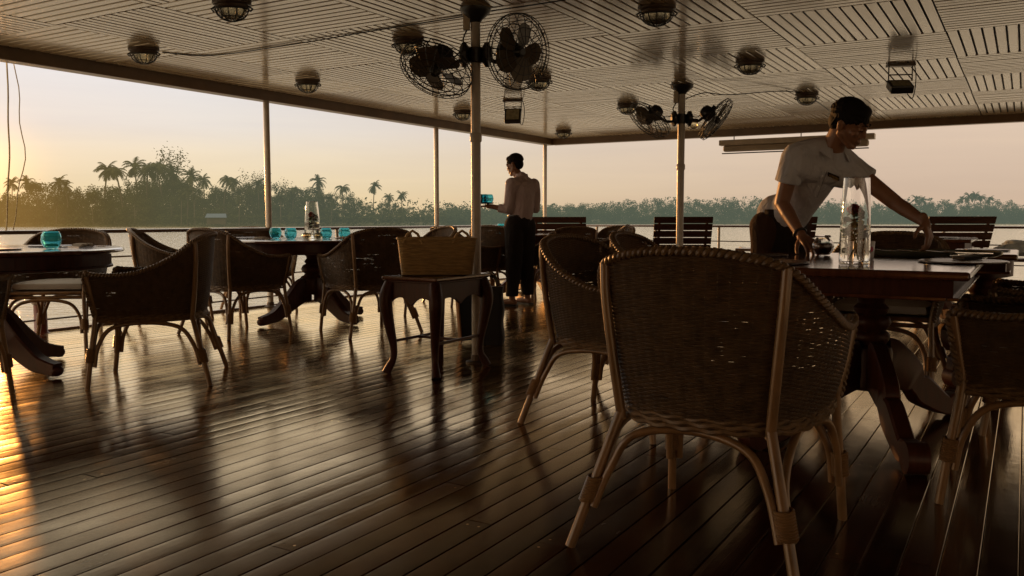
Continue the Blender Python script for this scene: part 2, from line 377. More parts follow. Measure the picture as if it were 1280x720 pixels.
# ---------------------------------------------------------------- world, sun, camera
def make_world():
    w = bpy.data.worlds.new('World'); scene.world = w; w.use_nodes = True; nt = w.node_tree
    bg = nt.nodes['Background']; tc = N(nt, 'ShaderNodeTexCoord')
    nrm = N(nt, 'ShaderNodeVectorMath', operation='NORMALIZE'); nt.links.new(tc.outputs['Generated'], nrm.inputs[0])
    sp = N(nt, 'ShaderNodeSeparateXYZ'); nt.links.new(nrm.outputs[0], sp.inputs[0])
    z = math_(nt, 'MAXIMUM', sp.outputs['Z'], 0.0)
    dt = N(nt, 'ShaderNodeVectorMath', operation='DOT_PRODUCT'); nt.links.new(nrm.outputs[0], dt.inputs[0]); dt.inputs[1].default_value = SUNH
    # sunward column and the column away from the sun, by elevation (sine)
    a = ramp(nt, z, [(0, (.84, .62, .32)), (.035, (.80, .66, .42)), (.07, (.80, .70, .53)), (.10, (.76, .72, .66)), (.17, (.72, .74, .78)), (.32, (1.4, 1.28, 1.05)), (1, (1.35, 1.22, 1.0))])
    c = ramp(nt, z, [(0, (.57, .42, .30)), (.05, (.64, .49, .37)), (.12, (.68, .54, .43)), (.3, (1.2, 1.0, .78)), (1, (1.35, 1.22, 1.0))])
    f = ramp(nt, dt.outputs['Value'], [(.60, (0, 0, 0)), (.80, (.35, .35, .35)), (.97, (1, 1, 1))])
    mx = N(nt, 'ShaderNodeMix', data_type='RGBA'); nt.links.new(f.outputs[0], mx.inputs[0]); nt.links.new(c.outputs[0], mx.inputs[6]); nt.links.new(a.outputs[0], mx.inputs[7])
    # dusk side behind the boat is much darker
    bk = ramp(nt, math_(nt, 'MULTIPLY_ADD', dt.outputs['Value'], .5, .5), [(.0, (.60, .57, .53)), (.5, (.80, .77, .72)), (.70, (1, 1, 1))])
    mul = N(nt, 'ShaderNodeMix', data_type='RGBA', blend_type='MULTIPLY'); mul.inputs[0].default_value = 1
    nt.links.new(mx.outputs[2], mul.inputs[6]); nt.links.new(bk.outputs[0], mul.inputs[7])
    # fill light added to the unseen sky behind the boat, port side
    df = N(nt, 'ShaderNodeVectorMath', operation='DOT_PRODUCT'); nt.links.new(nrm.outputs[0], df.inputs[0]); df.inputs[1].default_value = (-.5, -.866, 0)
    fl = ramp(nt, df.outputs['Value'], [(.0, (1, 1, 1)), (.5, (2.2, 2.1, 1.9)), (1, (3.2, 3.0, 2.7))])
    m4 = N(nt, 'ShaderNodeMix', data_type='RGBA', blend_type='MULTIPLY'); m4.inputs[0].default_value = 1
    nt.links.new(mul.outputs[2], m4.inputs[6]); nt.links.new(fl.outputs[0], m4.inputs[7]); mul = m4
    mpn = N(nt, 'ShaderNodeMapping'); mpn.inputs['Scale'].default_value = (1.2, 1.2, 16); nt.links.new(nrm.outputs[0], mpn.inputs[0])
    cn = N(nt, 'ShaderNodeTexNoise', i_Scale=2.2, i_Detail=5, i_Roughness=.55, i_Distortion=.4); nt.links.new(mpn.outputs[0], cn.inputs['Vector'])
    cr = ramp(nt, cn.outputs[0], [(.3, (.955, .945, .95)), (.7, (1.035, 1.02, .995))])
    m3 = N(nt, 'ShaderNodeMix', data_type='RGBA', blend_type='MULTIPLY'); m3.inputs[0].default_value = 1
    nt.links.new(mul.outputs[2], m3.inputs[6]); nt.links.new(cr.outputs[0], m3.inputs[7]); mul = m3
    # glow round the sun
    d3 = N(nt, 'ShaderNodeVectorMath', operation='DOT_PRODUCT'); nt.links.new(nrm.outputs[0], d3.inputs[0]); d3.inputs[1].default_value = SUND
    gl = math_(nt, 'POWER', math_(nt, 'MAXIMUM', d3.outputs['Value'], 0.0), 1100.0)
    gm = N(nt, 'ShaderNodeMix', data_type='RGBA', blend_type='ADD'); nt.links.new(gl, gm.inputs[0]); nt.links.new(mul.outputs[2], gm.inputs[6]); gm.inputs[7].default_value = (.95, .42, .05, 1)
    sky = N(nt, 'ShaderNodeTexSky', sky_type='NISHITA', sun_disc=False, sun_elevation=SUN_EL, sun_rotation=SUN_AZ)
    sky.dust_density = 5; sky.air_density = 1.5
    b2 = N(nt, 'ShaderNodeBackground'); nt.links.new(sky.outputs[0], b2.inputs[0]); b2.inputs[1].default_value = .006
    nt.links.new(gm.outputs[2], bg.inputs[0]); bg.inputs[1].default_value = 1.06
    ad = N(nt, 'ShaderNodeAddShader'); nt.links.new(bg.outputs[0], ad.inputs[0]); nt.links.new(b2.outputs[0], ad.inputs[1])
    out = [n for n in nt.nodes if n.type == 'OUTPUT_WORLD'][0]; nt.links.new(ad.outputs[0], out.inputs[0])
    w.cycles.sampling_method = 'MANUAL'; w.cycles.sample_map_resolution = 512
make_world()
sl = bpy.data.lights.new('sun', 'SUN'); sl.energy = 2.6; sl.angle = R(1.2); sl.color = (1, .43, .12)
so = bpy.data.objects.new('sun', sl); COL.objects.link(so); so.rotation_euler = SUND.to_track_quat('Z', 'Y').to_euler()

cam = bpy.data.cameras.new('camera'); cam.lens = 30.04; cam.sensor_width = 36; cam.clip_start = .05; cam.clip_end = 9000
co = bpy.data.objects.new('camera', cam); COL.objects.link(co); co.location = (0, 0, .95)
co.rotation_euler = (R(90) - math.atan(86/1068), 0, 0); scene.camera = co
scene.view_settings.view_transform = 'Standard'; scene.view_settings.look = 'None'; scene.view_settings.exposure = 0; scene.view_settings.gamma = 1
scene.cycles.max_bounces = 10; scene.cycles.transparent_max_bounces = 12; scene.cycles.transmission_bounces = 10; scene.cycles.glossy_bounces = 6; scene.cycles.diffuse_bounces = 5
scene.cycles.use_denoising = True
scene.cycles.caustics_reflective = True; scene.cycles.caustics_refractive = False
scene.cycles.sample_clamp_indirect = 6
# ================================================================ THE SETTING
def board_attr(me, cols):
    a = me.color_attributes.new('board', 'FLOAT_COLOR', 'POINT')
    for i, c in enumerate(cols): a.data[i].color = (*c, 1)

S0, S1, T0, T1 = -23.0, .12, -.02, 14.2
def make_deck():
    rnd = random.Random(3); mb = MB(); cols = []
    P = .0942; t = T0 + .03; k = 0
    while t < T1:
        s = S0 + rnd.uniform(-3.5, 0)
        while s < S1:
            L = rnd.uniform(2.6, 4.6); e = min(s+L, S1); st = max(s, S0)
            if e > S0 + .05:
                w = P - .0030; dz = rnd.uniform(-.0006, .0004); tilt = rnd.gauss(0, .0045); cup = rnd.uniform(.0001, .0006)
                prof = [(0, -.007), (.0, -.0014), (.0020, -.0001)]
                for q in (.2, .5, .8): prof.append((w*q, cup*(1-(2*q-1)**2)))
                prof += [(w-.0020, -.0001), (w, -.0014), (w, -.007)]
                c = (rnd.random(), rnd.random(), rnd.random()); n = len(mb.v)
                for (sa) in (st+.0018, e-.0018):
                    for (pt, pz) in prof:
                        mb.v.append(tuple(deck(sa, t+pt, pz+dz+tilt*(pt-w/2)))); cols.append(c)
                m = len(prof)
                for i in range(m-1): mb.f.append((n+i, n+m+i, n+m+i+1, n+i+1))
                mb.f.append(tuple(n+i for i in range(m))); mb.f.append(tuple(n+m+i for i in range(m))[::-1])
                if -16.5 < s < -3 and t < 12:
                    for sq in (st+.035, e-.035):
                        for tq in (w*.27, w*.73):
                            n2 = len(mb.v); zq = dz + cup + tilt*(tq-w/2) + .00025
                            for q in range(8): mb.v.append(tuple(deck(sq+.0048*math.cos(q*PI/4), t+tq+.0048*math.sin(q*PI/4), zq))); cols.append((0, 1, 0))
                            mb.f.append(tuple(range(n2+7, n2-1, -1)))
            s = e + 0 if e >= S1 else s + L
        t += P; k += 1
    o = mb.build('deck_floor', M['deck'], weld=False)
    board_attr(o.data, cols); tag(o, 'polished dark plank deck running diagonally under the tables', 'deck', kind='structure')
    h = MB(); h.ubox(S0-.3, S1+.04, T0-.02, T1+.05, -1.2, -.007); tag(h.build('deck_hull', M['cover']), kind='structure')
    # low margin board at the deck edge
    e = MB(); e.ubox(S0, S1+.04, T0-.02, T0+.026, -.011, .022); e.ubox(S1+.001, S1+.06, T0+.03, T1, -.011, .022)
    tag(e.build('deck_edge', M['beam'], bevel=.004), kind='structure')
make_deck()

CZ = 2.30; TP, SP, TOFF, SOFF = 1.06, 1.14, .14, -6.87
def make_ceiling():
    rnd = random.Random(11); mb = MB(); cols = []
    for kt in range(0, 14):
        for ks in range(-15, 7):
            a0, a1 = SOFF + ks*SP, SOFF + (ks+1)*SP; b0, b1 = TOFF + kt*TP, TOFF + (kt+1)*TP
            a1 = min(a1, .12)
            if a0 > .10 or b0 > 14.0: continue
            g = .004; nn = 14; tone = rnd.random()*.5
            for i in range(nn):
                dz = rnd.uniform(-.0012, .0012)
                if (kt+ks) % 2 == 0:
                    w = SP/nn; lo = SOFF+ks*SP+i*w+.004; hi = lo+w-.0125
                    if lo > .1: continue
                    x = (lo, min(hi, .12), b0+g, b1-g)
                else:
                    w = TP/nn; lo = b0+i*w+.004; hi = lo+w-.0125
                    x = (a0+g, a1-g, lo, hi)
                n0 = len(mb.v); z0 = CZ+dz; ch = .0045
                if (kt+ks) % 2 == 0:
                    for tt in (x[2], x[3]):
                        for (ss, zz) in ((x[0], CZ+.012), (x[0], z0+ch), (x[0]+ch, z0), (x[1]-ch, z0), (x[1], z0+ch), (x[1], CZ+.012)): mb.v.append(tuple(deck(ss, tt, zz)))
                else:
                    for ss in (x[0], x[1]):
                        for (tt, zz) in ((x[2], CZ+.012), (x[2], z0+ch), (x[2]+ch, z0), (x[3]-ch, z0), (x[3], z0+ch), (x[3], CZ+.012)): mb.v.append(tuple(deck(ss, tt, zz)))
                for q in range(6): mb.f.append((n0+q, n0+(q+1) % 6, n0+6+(q+1) % 6, n0+6+q))
                mb.f.append(tuple(range(n0, n0+6))); mb.f.append(tuple(range(n0+6, n0+12))); c = (tone+rnd.random()*.5, rnd.random(), 0)
                cols += [c]*12
    o = mb.build('ceiling', M['ceiling']); board_attr(o.data, cols)
    tag(o, 'cream slatted ceiling in alternating square panels', 'ceiling', kind='structure')
    r = MB(); r.ubox(-24, .2, -.05, 14.3, CZ+.014, CZ+.12); tag(r.build('ceiling_roof', M['dark']), kind='structure')
    for nm, b in (('edge_beam', (-24, .22, -.02, .12)), ('edge_beam', (.14, .26, .122, 14.3)), ('edge_beam', (-24, .22, 14.05, 14.19))):
        e = MB(); e.ubox(*b, 2.20, CZ+.013); tag(e.build(nm, M['beam'], bevel=.008), 'brown painted beam closing the edge of the canopy roof', 'beam', kind='structure')
    f = MB(); f.ubox(-24, .35, -.14, -.022, 2.225, CZ+.1); f.ubox(.262, .36, -.14, 14.3, 2.225, CZ+.1)
    tag(f.build('roof_fascia', M['fascia'], bevel=.005), kind='structure')
make_ceiling()
# cabin bulkhead behind the photographer
b = MB(); b.ubox(-23.2, -23.02, 0, 14.1, 0, 2.3); tag(b.build('cabin_wall', M['fascia']), kind='structure')

# water, river bed to the horizon
w = MB()
for i in range(1): w.face((-7000, -5000, -1.75), (7000, -5000, -1.75), (7000, 8000, -1.75), (-7000, 8000, -1.75))
tag(w.build('river_water', M['water']), 'calm silvery river between the boat and the far bank', 'river', kind='structure')

# far bank: distance of the shoreline by azimuth
def shore(px):
    if px < 500: return 300.0
    if px < 700: return 300 + (px-500)/200*140
    return 440.0 + min(px-700, 500)*.04
def shore_pt(px, extra=0):
    D = shore(px) + extra; return Vector(((px-640)/1068*D, D, 0))
bk = MB(); pts = list(range(-900, 2600, 50)); rnd = random.Random(4)
for i, px in enumerate(pts):
    a = shore_pt(px)
    for k, (e, z) in enumerate(((0, -1.9), (4, -1.1), (12, -.4), (60, .6), (400, 3), (3500, 4))):
        q = shore_pt(px, e); bk.v.append((q.x + rnd.uniform(-2, 2), q.y + (rnd.uniform(-2, 2) if k < 3 else 0), z))
for i in range(len(pts)-1):
    for k in range(5):
        a = i*6+k; bk.f.append((a, a+6, a+7, a+1))
tag(bk.build('river_bank', M['bankm'], smooth=True, recalc=False), 'low green far bank of the river', 'river bank', kind='structure')

# ---------------------------------------------------------------- trees
def leaf_quad(mb, c, size, rnd, droop=0):
    a = Vector((rnd.gauss(0,1), rnd.gauss(0,1), rnd.gauss(0,.6)-droop)).normalized()
    b = a.cross(Vector((rnd.gauss(0,1), rnd.gauss(0,1), rnd.gauss(0,1)))).normalized()
    l = size*rnd.uniform(.6, 1.3); w = l*rnd.uniform(.35, .6)
    mb.face(c - a*l*.5, c + b*w*.5, c + a*l*.5, c - b*w*.5)
def crown_mesh(seed, H, W, n_cl, n_leaf, leaf, low=.12, sparse=False):
    rnd = random.Random(seed); mb = MB(); cl = []
    for i in range(n_cl):
        z = rnd.uniform(low, 1.0)
        prof = math.sin(min(1, (z-low)/(1-low)*1.02 + .22)*PI*.86)**.7
        r = W/2*prof*math.sqrt(rnd.uniform(.25, 1)); th = rnd.uniform(0, 2*PI)
        cl.append((Vector((r*math.cos(th), r*math.sin(th), H*z*.94)), rnd.uniform(.09, .17)*H))
    for c, r in cl:
        for k in range(n_leaf):
            d = Vector((rnd.gauss(0,1), rnd.gauss(0,1), rnd.gauss(0,.75))).normalized()*r*rnd.uniform(.35, 1.08)
            if sparse: d = d*1.3
            leaf_quad(mb, c+d, leaf, rnd)
    return mb, cl
def make_tree(name, seed, H, W, n_cl=34, n_leaf=70, leaf=.75, mat='leaf_a', low=.12, sparse=False, name_crown='crown'):
    root = empty(name, (0, 0, 0)); rnd = random.Random(seed+50)
    mb, cl = crown_mesh(seed, H, W, n_cl, n_leaf, leaf, low, sparse)
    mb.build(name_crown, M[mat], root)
    t = MB(); top = Vector((rnd.uniform(-.5,.5), rnd.uniform(-.5,.5), H*.75))
    t.tube([(0,0,-1), (0,0,H*.3), top], [H*.022, H*.016, H*.006], 7)
    for c, r in cl[::(3 if not sparse else 1)]:
        st = Vector((0,0,H*rnd.uniform(.2,.55))) ; t.tube([st, (st+c)/2 + Vector((0,0,.3)), c], [H*.007, H*.005, H*.002], 5)
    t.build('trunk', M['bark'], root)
    index_kids(root); return root
def make_palm(name, seed, H, nf=20, L=3.5):
    root = empty(name, (0,0,0)); rnd = random.Random(seed); mb = MB()
    bend = Vector((rnd.uniform(-1.6,1.6), rnd.uniform(-1,1), 0))
    path = [Vector((0,0,-1)) + bend*(k/6)**2 + Vector((0,0,(H+1)*k/6)) for k in range(7)]
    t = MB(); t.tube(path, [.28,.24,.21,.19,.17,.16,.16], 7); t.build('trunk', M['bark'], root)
    top = path[-1]
    for i in range(nf):
        th = 2*PI*i/nf*1.618*3 + rnd.uniform(-.2,.2); el = R(rnd.uniform(-35, 75)); d = Vector((math.cos(th), math.sin(th), 0))
        Lf = L*rnd.uniform(.8, 1.1); seg = 11; p = top.copy(); v = d*math.cos(el) + Vector((0,0,math.sin(el)))
        prev = None
        for k in range(seg+1):
            f = k/seg
            side = v.cross(Vector((0,0,1)))
            side = side.normalized() if side.length > .05 else d.cross(Vector((0,0,1)))
            ll = (.25+.75*math.sin(PI*min(1, f*.85+.12)))*.95
            if k > 0:
                for sg in (-1, 1):
                    for q in (0, .5):
                        b0 = p - v*(Lf/seg)*q
                        tip = b0 + side*sg*ll*rnd.uniform(.8,1.1) + v*ll*.55 + Vector((0,0,-ll*rnd.uniform(.3,.65)))
                        w = v*.11
                        mb.face(b0-w, b0+w, tip)
            p = p + v*(Lf/seg); v = (v + Vector((0,0,-.13-.10*f))).normalized()
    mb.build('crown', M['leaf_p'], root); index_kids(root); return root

protoB = [make_tree('riverside_tree', 100+i, 16, 13+i, 40, 75, .8) for i in range(5)]
protoP = [make_palm('coconut_palm', 40+i, 13) for i in range(4)]
protoS = [make_tree('sparse_tree', 70+i, 16, 9, 26, 26, .6, 'leaf_s', .45, True) for i in range(2)]
protoU = [make_tree('riverside_bush', 90+i, 6, 9, 16, 70, .75, 'leaf_a', .0) for i in range(3)]
used = {}
def place_tree(p, px, y_top, extra, label, cat, group, baseH, rnd, rot=None):
    D = shore(px)+extra; z_top = .95 + (274-y_top)/1068*D; h = z_top + .6
    q = shore_pt(px, extra); first = p.name not in used
    o = p if first else copy_tree(p); used[p.name] = 1
    sc = h/baseH; o.location = (q.x, q.y, -.6); sx = sc*rnd.uniform(.85, 1.15)
    o.scale = (sx, sx, sc); o.rotation_euler = (0, 0, rnd.uniform(0, 2*PI) if rot is None else rot)
    tag(o, label, cat, group); return o
prof = [(-160,240),(-60,236),(0,234),(30,240),(60,228),(100,233),(130,230),(160,228),(188,221),(205,214),(222,219),(245,229),(262,231),(300,230),(340,230),(380,232),(400,232),(430,242),(455,252),(480,250),(500,252),(525,262),(555,258),(600,262),(680,258),(740,255),(800,251),(850,250),(900,250),(960,250),(1000,252),(1100,256),(1150,250),(1180,254),(1230,252),(1280,258),(1400,256),(1600,258)]
def ytop(px):
    for (a, ya), (b, yb) in zip(prof, prof[1:]):
        if a <= px <= b: return ya + (yb-ya)*(px-a)/(b-a)
    return 258
rt = random.Random(21)
# three staggered rows on the near-sun bank
k = 0
for row, (ex, step, add) in enumerate(((34, 17, 0), (18, 19, 9), (7, 22, 22))):
    px = -150 + row*7
    while px < 700:
        y = ytop(px) + add*(1 if px < 480 else .4) + rt.uniform(-2, 6)
        place_tree(protoB[k % 5], px + rt.uniform(-4, 4), min(y, 272), ex + rt.uniform(-4, 4), 'dense round-crowned tree in the dark green wall along the far bank', 'tree', 'broadleaf trees along the far bank', 16, rt)
        k += 1; px += step * (1 if px < 500 else .8)
px = -150
while px < 700:
    place_tree(protoU[k % 3], px, rt.uniform(268, 274), rt.uniform(1, 4), 'low bush hanging over the water at the far bank', 'bush', 'bushes at the waterline', 6, rt); k += 1; px += 11
# palms standing out of the canopy
palms = [(-30,226),(18,224),(40,222),(52,226),(75,222),(88,228),(132,206),(157,207),(175,202),(185,207),(196,205),(207,202),(222,210),(245,214),(258,220),(280,218),(292,224),(325,226),(402,221),(429,229),(467,228),(502,240),(488,243),(366,232),(312,230)]
for i, (px, y) in enumerate(palms):
    place_tree(protoP[i % 4], px, y+1, 12 if i % 2 else 24, 'coconut palm with drooping fronds rising above the tree line', 'palm', 'palms on the far bank', 14.2, rt)
for i, (px, y, ly) in enumerate([(219,188,'tall sparse tree with open crown, highest point of the tree line'),(314,214,'thin bare-branched tree left of the pole on the far bank'),(327,216,'thin open-crowned tree just left of the pole on the far bank'),(363,224,'thin open-crowned tree just right of the pole on the far bank'),(85,238,'sparse sunlit tree at the sunny end of the far bank')]):
    o = place_tree(protoS[i % 2], px, y, 26, ly, 'tree', None, 16, rt); o.scale = (o.scale[0]*(.8 if i else .95), o.scale[1]*.8, o.scale[2])
for i, (px, y) in enumerate([(228,240),(236,236),(244,242),(118,246),(300,246),(352,244),(72,248),(415,250)]):
    place_tree(protoP[(i+1) % 4], px, y, 1.5, 'coconut palm with a bare pale trunk standing at the waterline of the far bank', 'palm', 'palms at the waterline', 14.2, rt)
# palm clump on the right bank
for i, (px, y) in enumerate([(1198,246),(1207,243),(1215,242),(1224,243),(1232,247),(1142,246),(1148,248)]):
    place_tree(protoP[i % 4], px, y, 14, 'small hazy palm in the clump above the distant tree line', 'palm', 'palms on the distant bank', 14.2, rt)
place_tree(protoB[1], 730, 252, 3, 'rounded hazy tree at the bend of the distant bank', 'tree', None, 16, rt)
# the wood on the distant bank reads as one mass
mb = MB(); rnd = random.Random(5)
px = 560
while px < 1650:
    for ex in (2, 10, 22, 36):
        D = shore(px)+ex; y = ytop(px) + rnd.uniform(-3, 5) + (9 if ex == 2 else 4 if ex == 10 else 0)
        h = .95 + (274-y)/1068*D + .8; q = shore_pt(px + rnd.uniform(-5,5), ex); W = rnd.uniform(5, 10)
        for c in range(9):
            z = rnd.uniform(.1, .93)*h; r = W*.5*math.sqrt(max(.05, 1-(z/h)**2.2)); th = rnd.uniform(0, 6.28)
            cc = Vector((q.x + r*math.cos(th)*.8, q.y + r*math.sin(th)*.5, z-.8)); cr = rnd.uniform(1.3, 2.6)
            for l in range(46):
                d = Vector((rnd.gauss(0,1), rnd.gauss(0,1), rnd.gauss(0,.8))).normalized()*cr*rnd.uniform(.4, 1.05)
                leaf_quad(mb, cc+d, .8, rnd)
        # feathery tips
        if rnd.random() < .5:
            for l in range(22):
                a = rnd.uniform(0, 6.28); leaf_quad(mb, Vector((q.x, q.y, h-.6)) + Vector((math.cos(a)*rnd.uniform(0,1.8), 0, rnd.uniform(-.6,.9))), 1.0, rnd)
    px += 6.5
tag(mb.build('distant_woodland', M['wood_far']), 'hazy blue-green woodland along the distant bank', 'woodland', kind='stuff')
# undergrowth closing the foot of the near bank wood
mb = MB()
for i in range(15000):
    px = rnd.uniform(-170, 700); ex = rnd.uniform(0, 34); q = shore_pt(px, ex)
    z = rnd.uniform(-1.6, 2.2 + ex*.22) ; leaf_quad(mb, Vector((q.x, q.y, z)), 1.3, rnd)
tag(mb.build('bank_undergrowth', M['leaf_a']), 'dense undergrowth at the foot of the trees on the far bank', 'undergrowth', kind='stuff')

# riverside hut
def hut():
    q = shore_pt(272, -1); r = empty('riverside_hut', (q.x, q.y, -1.2), R(12), 'small hut with blue-grey tin roof at the foot of the far trees', 'hut')
    w = MB(); w.box((0, 0, 1.6), (6.2, 3.2, 2.4)); w.build('wall', M['hutwall'], r)
    f = MB()
    f.face((-3.6, -2.3, 2.7), (3.6, -2.3, 2.7), (3.2, 0, 4.1), (-3.2, 0, 4.1)); f.face((-3.6, 2.3, 2.7), (-3.2, 0, 4.1), (3.2, 0, 4.1), (3.6, 2.3, 2.7))
    f.build('roof', M['hutroof'], r)
    d = MB(); d.box((-.8, -1.63, 1.4), (.9, .06, 1.7)); d.build('door', M['hutwall'], r)
    for x in (-2.8, 2.8):
        g = MB(); g.tube([(x, -1.4, -1.2), (x, -1.4, .4)], .12, 6); g.build('stilt', M['hutwall'], r)
hut()

# ---------------------------------------------------------------- railings
RZ = .845
def railing(p_st, n, name_lab, top_ext):
    """p_st(i) -> point on the deck for stanchion i"""
    a, b = p_st(top_ext[0]), p_st(top_ext[1])
    c = (a+b)/2
    root = empty('railing', (c.x, c.y, 0), 0, name_lab, 'railing')
    inv = Matrix.Translation(-Vector((c.x, c.y, 0)))
    def bar(pts, r, nm, m, nn=8, flat=1.0):
        t = MB(); t.tube(pts, r, nn, flat=flat); t.xform(inv); t.build(nm, m, root, smooth=True)
    up = Vector((0,0,1))
    t = MB()
    d = (b-a).normalized(); s = d.cross(up)
    hw, hh = .045, .017
    q = [a + s*hw, a - s*hw]; 
    n0 = len(t.v)
    for e in (a, b):
        for (x, z) in ((-hw, -hh), (-hw*.9, hh*.7), (-hw*.4, hh), (hw*.4, hh), (hw*.9, hh*.7), (hw, -hh)):
            t.v.append(tuple(e + s*x + up*(RZ+z)))
    for k2 in range(6): t.f.append((n0+k2, n0+(k2+1) % 6, n0+6+(k2+1) % 6, n0+6+k2))
    t.f.append(tuple(range(n0, n0+6))); t.f.append(tuple(range(n0+6, n0+12)))
    t.xform(inv); t.build('handrail', M['rail'], root)
    for z in (.62, .36, .12): bar([a+up*z, (a+b)/2+up*(z-.006), b+up*z], .0085, 'rail_wire', M['wire'])
    for i in n: bar([p_st(i), p_st(i)+up*(RZ-.017)], .019, 'stanchion', M['pole'], 10)
    return root
railing(lambda i: deck(-1.02*i, .055), [i for i in range(1, 19) if i % 3], 'long dark handrail over three wires along the river side, in front of the palms', (-.12, 18.5))
railing(lambda i: deck(.045, 1.02*i), [i for i in range(1, 12) if i % 4], 'dark handrail over three wires across the far end of the deck', (.06, 13.6))

# ---------------------------------------------------------------- poles
def pole(p, r, lab, z1=CZ, top=False, grp=None):
    root = empty('roof_pole', (p.x, p.y, 0), 0, lab, 'pole', grp)
    t = MB(); t.lathe([(r, 0), (r, .9), (r*1.01, 1.4), (r, z1)], 20); t.build('pole', M['pole'], root, smooth=True)
    f = MB(); f.lathe([(r*2.3, .001), (r*2.3, .010), (r*2.1, .014), (r*1.25, .016), (r*1.15, .05), (r*1.02, .055)], 24); f.build('base_flange', M['lampmetal'], root, smooth=False)
    if top:
        g = MB(); g.lathe([(r*1.05, -.09), (r*1.5, -.07), (r*3.0, -.028), (r*3.2, -.001)], 24, (0, 0, z1)); g.build('top_flange', M['iron'], root, smooth=True)
        g = MB(); g.lathe([(r+.004, 1.45), (r+.008, 1.46), (r+.008, 1.50), (r+.003, 1.51)], 20); g.build('joint_sleeve', M['pole'], root, smooth=True)
    return root
C1P = Vector((-.235, 5.62, 0)); C2P = Vector((1.72, 8.78, 0))
pole(C1P, .031, 'cream pole beside the straw basket carrying two caged fans', top=True)
pole(C2P, .036, 'cream pole carrying two caged fans near the leaning waiter', top=True)
pole(deck(-6.15, .04), .032, 'slim roof pole at the rail, rising behind the round table with four teal glasses', 2.2)
pole(deck(-3.07, .04), .032, 'slim roof pole at the rail between the palms and the central fan pole', 2.2)
pole(deck(.05, .04), .032, 'slim roof pole at the far corner of the deck beside the standing waiter', 2.2)
pole(deck(-9.22, .04), .032, 'slim roof pole at the rail near the sunny edge of the deck', 2.2)
pole(deck(.05, 7.9), .032, 'slim roof pole at the end rail beyond the dining table', 2.2)
# red mooring bollard
bo = empty('mooring_bollard', (-3.93, 7.08, 0), 0, 'short dark red post at the edge of the deck', 'bollard')
t = MB(); t.lathe([(.07, 0), (.052, .015), (.05, .24)], 18); t.build('post', simple('red_paint', (.13, .025, .012), .4), bo, smooth=True)
t = MB(); t.lathe([(.05, .24), (.063, .25), (.063, .275), (.045, .285)], 18); t.build('cap', M['beam'], bo, smooth=True)

# rolled awning hanging outside the far end
aw = empty('rolled_awning', deck(.42, 4.05, 2.075), UANG, 'pale rolled-up awning box hanging under the far roof edge behind the leaning waiter', 'awning')
t = MB(); t.box((0, 0, .05), (.13, 2.24, .085)); t.build('awning_box', M['fascia'], aw, bevel=.01)
t = MB(); t.box((0, .01, -.04), (.11, 2.10, .095)); t.build('rolled_fabric', M['awning'], aw, bevel=.03, seg=3)
t = MB(); t.box((0, .02, -.112), (.05, 2.12, .014)); t.build('hem_bar', M['iron'], aw)
for y in (-.85, -.1, .9):
    t = MB(); t.tube([(0, y, .09), (0, y, .19)], .008, 6); t.build('hanger', M['iron'], aw)

# ropes hanging from the roof edge
for (s_, lab, r_, sw) in ((-8.745, 'thick rope hanging straight from the roof edge to the rail', .007, .02), (-8.69, 'thin rope hanging in a bow from the roof edge beside the thicker one', .0045, .08)):
    t = MB(); a = deck(s_, -.18, 2.24); b = deck(s_-.10, -.12, .86)
    P = [a.lerp(b, k/14) + U*sw*math.sin(k/14*PI)*(1+.3*math.sin(k)) + Vector((0,0,0)) for k in range(15)]
    t.tube(P, r_, 6); tag(t.build('hanging_rope', M['rope'], smooth=True), lab, 'rope')
# ================================================================ WICKER TUB CHAIR  (front = +Y)
RIM = [(.300,.305,.648),(.322,.17,.640),(.332,.02,.658),(.316,-.14,.728),(.255,-.262,.822),(.130,-.318,.858),(0,-.332,.866)]
BAS = [(.262,.262),(.276,.13),(.276,0),(.252,-.13),(.190,-.222),(.100,-.262),(0,-.270)]
def mirror(P): return P + [(-p[0],)+tuple(p[1:]) for p in P[::-1][1:]]
rim_c = catmull(mirror(RIM), 16); bas_c = catmull([(x, y, 0) for x, y in mirror(BAS)], 16)
ZB = .392
